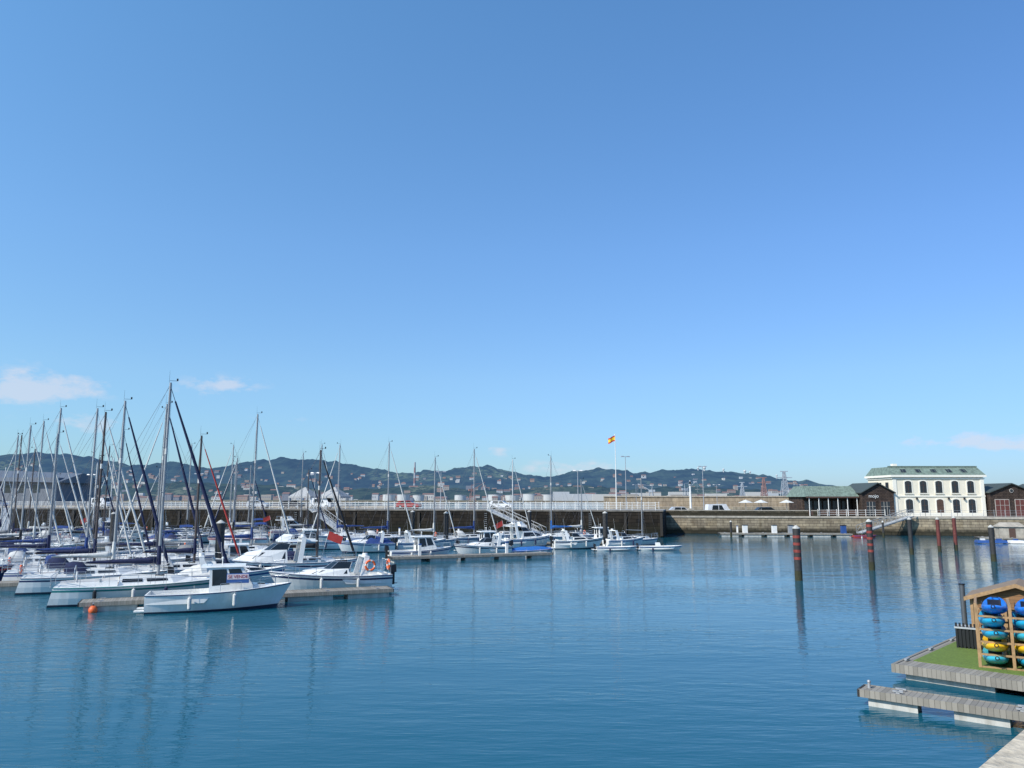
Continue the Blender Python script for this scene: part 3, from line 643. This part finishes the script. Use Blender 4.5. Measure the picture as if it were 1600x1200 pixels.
mb=MB(); mb.b2(-.5,.5,-.5,.5,0,1.2,st_cope); mb.cyl((0,0,1.2),(0,0,5.2),.2,.15,white,12); mb.cyl((0,0,5.2),(0,0,5.4),.3,.3,galv,12); mb.cyl((0,0,5.4),(0,0,5.9),.14,.14,glass,10); mb.cyl((0,0,5.9),(0,0,6.1),.22,.05,galv,10); mb.build('harbour_light',(31.5,137,3.0))
# white house
plaster=mat('plaster_cream',(.82,.74,.58),.85,var=.06,nscale=.7,grime=.12,spec=.2)
trim=mat('stucco_trim',(.84,.79,.67),.8,var=.05,spec=.2)
roofg=mat('roof_green',(.16,.21,.17),.6,var=.35,nscale=2)
brown=mat('door_brown',(.09,.05,.035),.6)
winm=mat('window_glass',(.03,.035,.04),.12)
def arch(mb,cx,y,z0,w,h,m,dep=.05,n=8,fm=None):
    def shape(w,h,z0,o):
        pts=[(cx-w/2,z0),(cx+w/2,z0)]
        for i in range(n+1):
            t=math.pi*i/n; pts.append((cx+w/2*math.cos(t),z0+h-w/2*.55+w/2*.55*math.sin(t)))
        return pts
    def slab(w,h,z0,y0,m):
        p=shape(w,h,z0,0); k_=len(p)
        mb.add([(a,y0,b) for a,b in p]+[(a,y+.02,b) for a,b in p],[list(range(k_))]+[(i,k_+i,k_+(i+1)%k_,(i+1)%k_) for i in range(k_)],m)
    slab(w+.36,h+.2,z0,y-.06,fm or trim); slab(w,h,z0,y-.075,m)
    mb.b2(cx-.025,cx+.025,y-.10,y-.078,z0,z0+h-.1,fm or brown); mb.b2(cx-w/2,cx+w/2,y-.10,y-.078,z0+h*.62,z0+h*.62+.05,fm or brown)
mb=MB(); W_=15.1;D_=9
mb.b2(0,W_,0,D_,0,6.45,plaster); mb.b2(-.08,W_+.08,-.08,D_+.08,0,.55,trim)
mb.b2(-.12,W_+.12,-.12,D_+.12,3.2,3.42,trim); mb.b2(-.18,W_+.18,-.18,D_+.18,6.15,6.35,trim); mb.b2(-.4,W_+.4,-.4,D_+.4,6.45,6.8,trim)
for xx in(0.25,W_-.25): mb.b2(xx-.3,xx+.3,-.1,-.002,.56,3.19,trim); mb.b2(xx-.3,xx+.3,-.1,-.002,3.43,6.14,trim)
for cx in(2.5,5.0,7.6,10.3,12.9):
    arch(mb,cx,0,.05 if cx in(5.0,7.6,10.3) else .56,1.15,2.25 if cx in(2.5,12.9) else 2.75,winm if cx!=7.6 else brown); arch(mb,cx,0,3.85,1.1,1.98,winm)
    mb.b2(cx-.75,cx+.75,-.2,-.08,3.65,3.78,trim)
for cy in(2,4.5,7): mb.b2(-.07,-.003,cy-.5,cy+.5,.9,2.6,winm); mb.b2(-.07,-.003,cy-.5,cy+.5,3.9,5.6,winm)
rb=[(-.3,-.3,6.8),(W_+.3,-.3,6.8),(W_+.3,D_+.3,6.8),(-.3,D_+.3,6.8)]; rt=[(.1,1.5,8.2),(W_-.1,1.5,8.2),(W_-.1,D_-1.5,8.2),(.1,D_-1.5,8.2)]
mb.prism(rb,rt,roofg)
for i in range(29):
    u=i/28; a=Vector(rb[0]).lerp(Vector(rb[1]),u); c=Vector(rt[0]).lerp(Vector(rt[1]),u); mb.cyl(a+Vector((0,0,.02)),c+Vector((0,0,.02)),.035,.035,roofg,4)
mb.b2(-.0,W_,1.35,1.5,8.2,8.36,roofg); mb.b2(1.2,1.9,2,2.8,8.2,8.75,trim)
for u0 in(.12,.28,.45,.62,.78): mb.panel(rb[0],rb[1],rt[1],rt[0],u0,u0+.06,.3,.7,winm,.03)
for cx in(3.7,9.0,11.6): mb.box((cx,-.25,2.9),(.2,.3,.35),black)
mb.build('white_house',(63.6,129.3,3.0))
dstone=stone('dark_house_stone',(.10,.07,.055),(.06,.045,.04),(.03,.025,.022),.5,.25)
def gable(name,x,y,w_,d_,h_,hr,wall,roofm,doors,sign=None):
    mb=MB(); mb.b2(0,w_,0,d_,0,h_,wall)
    mb.add([(0,0,h_),(w_,0,h_),(w_/2,0,hr),(0,d_,h_),(w_,d_,h_),(w_/2,d_,hr)],[(0,1,2),(5,4,3)],wall)
    for sg in(0,1):
        x0=-.25 if sg==0 else w_+.25
        zc=h_-.25*(hr-h_)/(w_/2)
        q=[(x0,-.35,zc),(w_/2,-.35,hr),(w_/2,d_+.3,hr),(x0,d_+.3,zc)]
        mb.prism([(a,b,c) for a,b,c in q],[(a,b,c+.16) for a,b,c in q],roofm)
    for cx,dw,dh,mm_ in doors:
        mb.b2(cx-dw/2-.1,cx+dw/2+.1,-.05,-.001,0,dh+.1,brown if mm_==winm else dtrim); mb.b2(cx-dw/2,cx+dw/2,-.07,-.051,0,dh,mm_)
        for j in range(1,3): mb.b2(cx-dw/2+j*dw/3-.03,cx-dw/2+j*dw/3+.03,-.085,-.071,0,dh,dtrim)
        mb.b2(cx-dw/2,cx+dw/2,-.086,-.072,dh*.66,dh*.66+.05,dtrim)
    if not sign: mb.cyl((w_/2,-.06,h_+.3),(w_/2,-.02,h_+.3),.35,.35,dtrim,16); mb.cyl((w_/2,-.08,h_+.3),(w_/2,-.06,h_+.3),.26,.26,winm,16)
    return mb.build(name,(x,y,3.0))
dtrim=mat('door_trim',(.42,.38,.33),.7)
redd=mat('door_red_brown',(.13,.04,.03),.6); roofd=mat('roof_dark',(.055,.07,.065),.7)
g1=gable('cafe_building',58.1,128.9,5.3,9,3.9,5.4,dstone,roofd,[(1.4,1.5,2.4,winm),(3.8,1.5,2.4,winm)],sign=1)
text('mojo',(1.9,-.12,3.3),.8,white,(rad(90),0,0),g1,'shop_lettering')
gable('boat_store',79.2,128.6,7.2,9,3.9,5.3,dstone,roofd,[(1.9,2.2,2.7,redd),(5.2,2.2,2.7,redd)])
gable('boat_store',86.9,128.0,7.2,9,3.9,5.3,dstone,roofd,[(1.9,2.2,2.7,redd),(5.2,2.2,2.7,redd)])
mb=MB(); mb.b2(0,8.3,2.5,9,0,3.2,dstone)
mb.prism([(-.4,-.2,3.2),(8.5,-.2,3.2),(8.5,9.4,3.2),(-.4,9.4,3.2)],[(.2,2.4,5.0),(8.3,2.4,5.0),(8.3,7,5.0),(.2,7,5.0)],roofg)
for i in range(24):
    u=i/23; a=Vector((-.4,-.2,3.22)).lerp(Vector((8.5,-.2,3.22)),u); c=Vector((.2,2.4,5.02)).lerp(Vector((8.3,2.4,5.02)),u); mb.cyl(a,c,.04,.04,roofg,4)
mb.b2(-.4,8.5,-.24,-.2,3.0,3.25,brown)
for i in range(6): mb.cyl((.2+i*1.6,0,0),(.2+i*1.6,0,3.1),.07,.07,white,8)
for i in range(5): mb.b2(.3+i*1.6,1.6+i*1.6,2.42,2.49,.5,2.5,winm)
mb.b2(0,8.3,.05,.1,.2,1.0,brown)
mb.build('harbour_restaurant',(49.5,129.9,3.0))
for x_ in(40,42.6,47):
    mb=MB(); mb.cyl((0,0,0),(0,0,2.4),.04,.04,galv,6); mb.cyl((0,0,2.2),(0,0,2.7),1.3,.05,R.choice([whitec,gel2,whitec]),8,sm=False); mb.cyl((0,0,.7),(0,0,.75),.4,.4,white,10); mb.build('cafe_parasol',(x_,133,3.0))
pontoon(33,124.5,53,122.5,2.2); pontoon(66,111,95,103,2.6,ped=False)
gangway(64.5,126.0,3.1,54.5,122.6,.6)
mb=MB()
for i in range(12):
    mb.prism([(i*2,-.7,0),(i*2+1.7,-.7,0),(i*2+1.7,.7,0),(i*2,.7,0)],[(i*2+.1,-.55,.35),(i*2+1.6,-.55,.35),(i*2+1.6,.55,.35),(i*2+.1,.55,.35)],[stblue,stblue,white][i%3]); mb.box((i*2+.85,0,.45),(.5,.5,.2),[white,stblue,stblue][i%3])
mb.build('floating_play_platform',(62.5,105.5,.05),-.2)
for i,(x_,c) in enumerate([(70,st_cope),(74,gel2),(79,st_cope)]):
    mb=MB(); mb.b2(-1.6,1.6,-1,1,0,1.5,c); mb.prism([(-1.8,-1.2,1.5),(1.8,-1.2,1.5),(1.8,1.2,1.5),(-1.8,1.2,1.5)],[(-1.2,-.1,2.1),(1.2,-.1,2.1),(1.2,.1,2.1),(-1.2,.1,2.1)],st_cope); mb.b2(-.4,.4,-1.03,-1.001,0,1.3,brown); mb.build('dock_hut',(x_,111-(x_-66)*.28,.5),-.27)
for x_,c in((37,white),(41.5,white),(44,galv),(52,stblue)):
    mb=MB(); mb.b2(-.35,.35,-.3,.3,0,1.2,c); mb.b2(-.4,.4,-.35,.35,1.2,1.3,black); mb.build('dock_cabinet',(x_,124.1-(x_-33)*.1+.35,.5))
motorboat(54.0,119.6,-8,3.4,'open',side=mat('gel_red',(.4,.05,.04),.4),ob=False,name='rowing_boat')
# ---------------------------------------------------------------- foreground dock on the right
uv=rad(-44.5); cu,su=math.cos(uv),math.sin(uv)
def DK(a,b): return (12.95+cu*a-su*b,27.0+su*a+cu*b)
FD=MB()
FD.b2(0,18,0,8.8,.38,.46,wdeck); FD.b2(-.02,18,-.12,0,.2,.48,wdeck); FD.b2(-.12,-.02,-.12,8.8,.2,.47,wdeck)
t=.25
while t<17: FD.b2(t,t+2.6,.1,2,-.4,.38,conc); t+=3.4
FD.b2(.15,1.9,2.4,4.6,-.4,.38,conc); FD.b2(.15,1.9,5.2,8,-.4,.38,conc)
turf=mat('artificial_turf',(.12,.18,.03),.95,var=.3,nscale=14,bump=.01,grime=.25)
FD.b2(.25,12,.95,8.7,.461,.478,turf)
for y_ in(.8,3.4,6): FD.box((.1,y_,.53),(.08,.34,.05),galv); FD.box((.1,y_,.49),(.08,.1,.05),galv)
dock=FD.build('floating_dock',(12.95,27.0,0),uv)
pontoon(10.4,23.85,17.8,17.95,.62,.45,name='jetty_finger',ped=False,fl=1.3)
mb=MB(); mb.cyl((0,0,0),(0,0,.16),.05,.04,galv,8); mb.sph((0,0,.18),.055,galv); mb.build('mooring_bollard',(10.55,23.75,.45))
# guide pole + planter
mb=MB(); mb.cyl((0,0,-1),(0,0,2.5),.10,.10,mat('pole_dark_steel',(.12,.13,.14),.5,.5),12); mb.cyl((0,0,2.5),(0,0,2.55),.12,.12,black,12); mb.cyl((.0,0,.3),(0,0,.42),.2,.2,black,12); mb.build('guide_pole',(18.35,32.2,0))
mb=MB()
for i in range(8): mb.b2(i*.12,i*.12+.07,0,.04,0,.9,black)
mb.b2(0,.95,.05,.6,.05,.7,black); mb.b2(-.03,.98,-.03,.65,.7,.76,deckg); mb.build('planter_box',(16.6,29.8,.479),rad(-35))
# hut
x_,y_=DK(1.15,5.0); mb=MB(); wv,dv=2.9,2.2
roofh=mat('hut_roof',(.24,.17,.11),.8); lw=mat('light_timber',(.34,.21,.10),.7,nscale=8,var=.25)
mb.b2(0,wv,0,dv,0,1.85,cladd)
mb.add([(0,0,1.85),(wv,0,1.85),(wv/2,0,2.35),(0,dv,1.85),(wv,dv,1.85),(wv/2,dv,2.35)],[(0,1,2),(5,4,3)],cladd)
for sg in(0,1):
    x0=-.22 if sg==0 else wv+.22; zc=1.85-.22*.5/(wv/2)
    q=[(x0,-.25,zc),(wv/2,-.25,2.35),(wv/2,dv+.2,2.35),(x0,dv+.2,zc)]; mb.prism(q,[(a,b,c+.06) for a,b,c in q],roofh)
    q=[(x0,-.29,zc-.06),(wv/2,-.29,2.29),(wv/2,-.252,2.29),(x0,-.252,zc-.06)]; mb.prism(q,[(a,b,c+.14) for a,b,c in q],lw)
mb.b2(.3,1.1,-.03,-.002,0,1.6,lw); mb.b2(1.4,2.3,-.03,-.002,.8,1.5,winm)
for a in(.0,wv): mb.b2(a-.05,a+.05,-.06,.04,0,1.8,lw)
mb.build('wooden_hut',(x_,y_,.479),rad(-36))
# kayaks
def kayak(mb,m,L=3.0,w_=.78,h=.40):
    n=16;nn=14;vs=[]
    for i in range(n+1):
        t=i/n; s_=max(.10,math.sin(math.pi*t)**.42) if 0<t<1 else .10
        up=.16*abs(2*t-1)**2.2
        for j in range(nn):
            a=2*math.pi*j/nn; c_=math.cos(a); yy_=c_*w_/2*s_; zz=math.sin(a)
            if zz<0: z=-h*.55*s_*abs(zz)**.8
            else:
                z=h*.34*s_*zz**.5
                if .22<t<.86 and abs(c_)<.72: z-=.14      # moulded foot and seat wells
            vs.append((yy_,t*L,z+up))
    mb.add(vs,[(i*nn+j,(i+1)*nn+j,(i+1)*nn+(j+1)%nn,i*nn+(j+1)%nn) for i in range(n) for j in range(nn)]+[list(range(nn)),list(range(n*nn,n*nn+nn))],m,True)
    mb.box((0,L*.5,.12),(.40,.06,.22),black,rx=.2); mb.ring((0,L*.84,h*.3+.1),.11,.018,black,'z',n=12,k_=4)
    mb.ring((0,-.02,.17),.055,.014,black,'y',n=10,k_=4)
    for sg in(1,-1): mb.ring((sg*.37,L*.5,.10),.07,.012,black,'x',n=8,k_=4)
kb=mat('kayak_blue',(.015,.17,.62),.35,var=.2); kt=mat('kayak_turquoise',(.015,.36,.58),.35,var=.15); kt2=mat('kayak_teal',(.04,.42,.55),.35,var=.15); ky=mat('kayak_yellow',(.88,.50,.015),.35,var=.1)
rr=rad(-31); x_,y_=DK(2.75,1.05)
rk=MB()
for cx in(-.48,.48,1.44,2.4):
    for yy_ in(.45,2.45): rk.b2(cx-.045,cx+.045,yy_-.045,yy_+.045,0,2.05,lw)
    rk.b2(cx-.04,cx+.04,.5,2.4,1.95,2.04,lw)
levels=[.24,.64,1.04,1.44,1.86]
for z_ in levels:
    for yy_ in(.45,2.45): rk.b2(-.5,2.45,yy_-.03,yy_+.03,z_-.25,z_-.19,lw)
rk.build('kayak_rack',(x_,y_,.479),rr)
for ci,cx in enumerate((0,.96,1.92)):
    for z_,c in zip(levels,[[kt2,ky,kt,kt,kb],[kt,ky,kt2,kt,kb],[kt,kt,ky,kb,kb]][ci]):
        mb=MB(); kayak(mb,c); mb.build('kayak',(x_+math.cos(rr)*cx+R.uniform(-.03,.03),y_+math.sin(rr)*cx+R.uniform(-.14,.05),.48+z_-.01),rr+R.uniform(-.07,.07))
# ---------------------------------------------------------------- near quay (camera side)
mb=MB(); L3=80
mb.b2(0,L3,-.55,0,4.3,5.0,st_near); mb.b2(0,L3,-12,-.551,4.0,4.4,pave); mb.b2(0,L3,-12,-.03,-3,3.99,st_tan); mb.b2(0,L3,-.55,-.02,3.99,4.3,st_tan)
o=mb.build('near_quay',(-28.18,-26.45,0),math.atan2(.7,.71)); 
# ---------------------------------------------------------------- distant land
def haze(name,c1,c2,c3,haze_em,s1=.02,s2=.1):
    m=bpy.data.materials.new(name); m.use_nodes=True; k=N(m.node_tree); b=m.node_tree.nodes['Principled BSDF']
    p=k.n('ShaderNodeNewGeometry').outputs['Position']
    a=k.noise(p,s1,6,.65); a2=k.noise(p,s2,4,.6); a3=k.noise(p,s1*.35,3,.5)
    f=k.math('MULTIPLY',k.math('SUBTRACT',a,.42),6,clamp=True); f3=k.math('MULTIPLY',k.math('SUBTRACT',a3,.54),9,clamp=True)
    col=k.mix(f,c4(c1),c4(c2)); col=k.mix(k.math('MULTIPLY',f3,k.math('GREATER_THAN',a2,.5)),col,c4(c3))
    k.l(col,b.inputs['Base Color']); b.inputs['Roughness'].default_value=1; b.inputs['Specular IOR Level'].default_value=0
    b.inputs['Emission Color'].default_value=c4(haze_em); b.inputs['Emission Strength'].default_value=1  # bluish emission paints aerial haze into the distant land material
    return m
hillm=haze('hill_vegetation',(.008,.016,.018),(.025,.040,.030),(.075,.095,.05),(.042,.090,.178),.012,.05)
prof=[(-3600,70),(-2600,110),(-1854,130),(-1648,130),(-1524,134),(-1380,120),(-1236,98),(-1112,108),(-968,90),(-824,112),(-721,120),(-577,108),(-494,96),(-371,76),(-206,86),(-82,98),(0,78),(103,66),(165,74),(288,90),(412,78),(536,88),(639,82),(742,76),(824,64),(906,52),(968,55),(1000,25),(1030,3),(1100,-5)]
def ridge(x):
    for (a,b),(c,d) in zip(prof[:-1],prof[1:]):
        if a<=x<=c: return b+(d-b)*(x-a)/(c-a)
    return -5
def terrain(name,y0,yr,y1,sc_,m,x0,x1,nx_,ny_,off=0,amp=6):
    vs=[];fs=[]
    for j in range(ny_+1):
        y=y0+(y1-y0)*j/ny_
        f=(y-y0)/(yr-y0) if y<yr else max(0,1-(y-yr)/(y1-yr))
        f=max(0,f)**.8
        for i in range(nx_+1):
            x=x0+(x1-x0)*i/nx_
            n1=mn.fractal(Vector((x*.004,y*.004,off)),1,2,4)
            n2=mn.fractal(Vector((x*.03,y*.03,off+9)),1,2,3)
            z=ridge(x+off*40)*sc_*f+(n1*22*f*(1-f*.8)+n2*amp*(f**.5))-3*(1-f)
            vs.append((x,y,z))
    for j in range(ny_):
        for i in range(nx_): a=j*(nx_+1)+i; fs.append((a,a+1,a+nx_+2,a+nx_+1))
    mb=MB(); mb.add(vs,fs,m); return mb.build(name)
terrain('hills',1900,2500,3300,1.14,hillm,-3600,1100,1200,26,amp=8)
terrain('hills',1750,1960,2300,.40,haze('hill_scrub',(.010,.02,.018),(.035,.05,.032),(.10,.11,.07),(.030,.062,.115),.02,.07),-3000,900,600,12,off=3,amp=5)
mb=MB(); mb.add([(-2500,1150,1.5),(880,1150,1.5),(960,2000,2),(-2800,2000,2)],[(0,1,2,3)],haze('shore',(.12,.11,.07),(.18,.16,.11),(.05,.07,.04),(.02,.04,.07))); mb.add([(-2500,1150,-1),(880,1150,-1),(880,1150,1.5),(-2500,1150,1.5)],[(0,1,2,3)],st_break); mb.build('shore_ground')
tankw=mat('tank_white',(.46,.46,.44),.6,haze_em=(.02,.035,.06)); 
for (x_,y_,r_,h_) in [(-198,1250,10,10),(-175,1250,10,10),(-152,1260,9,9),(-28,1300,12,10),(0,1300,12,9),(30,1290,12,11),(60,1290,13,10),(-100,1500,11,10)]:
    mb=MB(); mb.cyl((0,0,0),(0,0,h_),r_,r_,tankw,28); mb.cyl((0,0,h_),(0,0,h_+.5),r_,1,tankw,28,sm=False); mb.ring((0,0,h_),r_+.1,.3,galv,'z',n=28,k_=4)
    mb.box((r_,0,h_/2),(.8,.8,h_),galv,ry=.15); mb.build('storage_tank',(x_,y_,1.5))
town=MB(); tw_=[mat('town_%d'%i,c,.8,haze_em=(.025,.045,.08)) for i,c in enumerate([(.48,.45,.40),(.30,.26,.21),(.28,.19,.14),(.42,.42,.41),(.16,.16,.18)])]; troof=mat('town_roof',(.17,.09,.065),.8,haze_em=(.025,.045,.08))
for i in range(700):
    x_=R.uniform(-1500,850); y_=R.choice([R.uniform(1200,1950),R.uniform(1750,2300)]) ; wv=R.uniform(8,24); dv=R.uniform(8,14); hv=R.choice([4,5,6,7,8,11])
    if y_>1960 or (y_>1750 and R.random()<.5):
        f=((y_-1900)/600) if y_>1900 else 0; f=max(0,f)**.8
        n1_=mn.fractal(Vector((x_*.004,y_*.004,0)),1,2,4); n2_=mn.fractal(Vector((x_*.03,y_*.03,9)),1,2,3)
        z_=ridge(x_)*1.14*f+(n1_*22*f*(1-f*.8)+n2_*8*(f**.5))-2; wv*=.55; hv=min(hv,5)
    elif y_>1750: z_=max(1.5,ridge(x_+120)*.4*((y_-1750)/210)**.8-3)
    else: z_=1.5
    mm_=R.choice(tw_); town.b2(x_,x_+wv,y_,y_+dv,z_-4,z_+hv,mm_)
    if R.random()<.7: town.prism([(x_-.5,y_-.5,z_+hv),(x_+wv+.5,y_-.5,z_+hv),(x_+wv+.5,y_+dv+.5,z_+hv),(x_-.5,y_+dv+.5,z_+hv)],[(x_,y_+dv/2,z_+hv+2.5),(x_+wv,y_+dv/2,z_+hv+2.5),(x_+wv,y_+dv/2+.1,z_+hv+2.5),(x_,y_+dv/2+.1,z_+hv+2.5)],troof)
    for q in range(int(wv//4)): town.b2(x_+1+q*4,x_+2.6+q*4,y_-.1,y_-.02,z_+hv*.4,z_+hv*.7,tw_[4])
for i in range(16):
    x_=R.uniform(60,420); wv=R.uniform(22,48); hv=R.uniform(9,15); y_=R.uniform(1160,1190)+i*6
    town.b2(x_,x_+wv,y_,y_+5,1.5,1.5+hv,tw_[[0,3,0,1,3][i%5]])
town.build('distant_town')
mb=MB(); chr_=mat('chimney_red',(.2,.1,.09),.8,haze_em=(.03,.05,.09)); chw=mat('chimney_grey',(.3,.3,.3),.8,haze_em=(.03,.05,.09))
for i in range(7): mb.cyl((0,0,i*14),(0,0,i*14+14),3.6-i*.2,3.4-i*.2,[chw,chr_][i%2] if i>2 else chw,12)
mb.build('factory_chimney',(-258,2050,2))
for (x_,z_,r_) in [(588,97,3),(608,96,4.5),(668,92,3.5),(735,86,4.5),(752,85,3),(835,74,3)]:
    mb=MB(); mb.cyl((0,0,-14),(0,0,2),r_*.6,r_*.6,tankw,12); mb.sph((0,0,r_*.8),r_,tankw,14,8); mb.build('radar_dome',(x_,2440,z_))
def lattice(name,x_,y_,z_,h_,c):
    mb=MB(); w0=h_*.13
    for a in(-1,1):
        for b_ in(-1,1): mb.cyl((a*w0,b_*w0,0),(a*w0*.2,b_*w0*.2,h_),.7,.45,c,4)
    for i in range(7):
        s0=1-.8*i/7; s1=1-.8*(i+1)/7; z0=h_*i/7; z1=h_*(i+1)/7
        for b_ in(-1,1): mb.cyl((-w0*s0,b_*w0*s0,z0),(w0*s1,b_*w0*s1,z1),.4,.4,c,3); mb.cyl((w0*s0,b_*w0*s0,z0),(-w0*s1,b_*w0*s1,z1),.4,.4,c,3)
        mb.cyl((-w0*s0,-w0*s0,z0),(w0*s0,-w0*s0,z0),.45,.45,c,3)
    mb.box((0,0,h_*.8),(h_*.5,1,1),c); mb.box((0,0,h_),(h_*.25,1,1),c); mb.build(name,(x_,y_,z_))
lr=mat('lattice_rust',(.26,.13,.10),.8,haze_em=(.02,.035,.06)); lg=mat('lattice_grey',(.3,.32,.34),.8,haze_em=(.03,.045,.07))
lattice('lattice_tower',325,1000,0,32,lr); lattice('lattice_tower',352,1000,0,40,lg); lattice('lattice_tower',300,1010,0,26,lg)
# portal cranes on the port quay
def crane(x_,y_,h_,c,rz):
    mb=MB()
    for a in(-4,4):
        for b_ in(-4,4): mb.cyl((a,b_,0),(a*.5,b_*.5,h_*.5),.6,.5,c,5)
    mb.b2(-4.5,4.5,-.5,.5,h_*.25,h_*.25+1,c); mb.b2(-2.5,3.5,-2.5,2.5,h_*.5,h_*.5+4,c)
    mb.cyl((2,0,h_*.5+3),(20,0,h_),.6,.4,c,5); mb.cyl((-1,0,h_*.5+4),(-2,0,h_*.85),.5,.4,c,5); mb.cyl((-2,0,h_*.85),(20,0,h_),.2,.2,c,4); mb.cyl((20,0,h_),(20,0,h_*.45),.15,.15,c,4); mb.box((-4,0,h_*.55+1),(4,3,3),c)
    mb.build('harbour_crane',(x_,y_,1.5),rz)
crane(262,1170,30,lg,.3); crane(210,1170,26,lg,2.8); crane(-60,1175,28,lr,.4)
# big warehouse roofs at far left
mb=MB(); wm=mat('warehouse_wall',(.16,.18,.21),.8); wr=mat('warehouse_roof',(.12,.14,.17),.6)
mb.b2(0,90,0,30,0,14,wm); mb.prism([(-2,-2,14),(92,-2,12),(92,32,12),(-2,32,14)],[(-2,14,19.5),(92,14,16),(92,16,16),(-2,16,19.5)],wr)
for i in range(14): mb.b2(3+i*6,6+i*6,-.06,-.002,8,11,winm)
mb.build('shipyard_warehouse',(-270,310,0),-.05)
mb=MB(); mb.b2(-300,60,0,50,-2,3.0,st_break); mb.build('outer_quay_ground',(-100,255,0),-.05)
print('objs',len(bpy.data.objects))
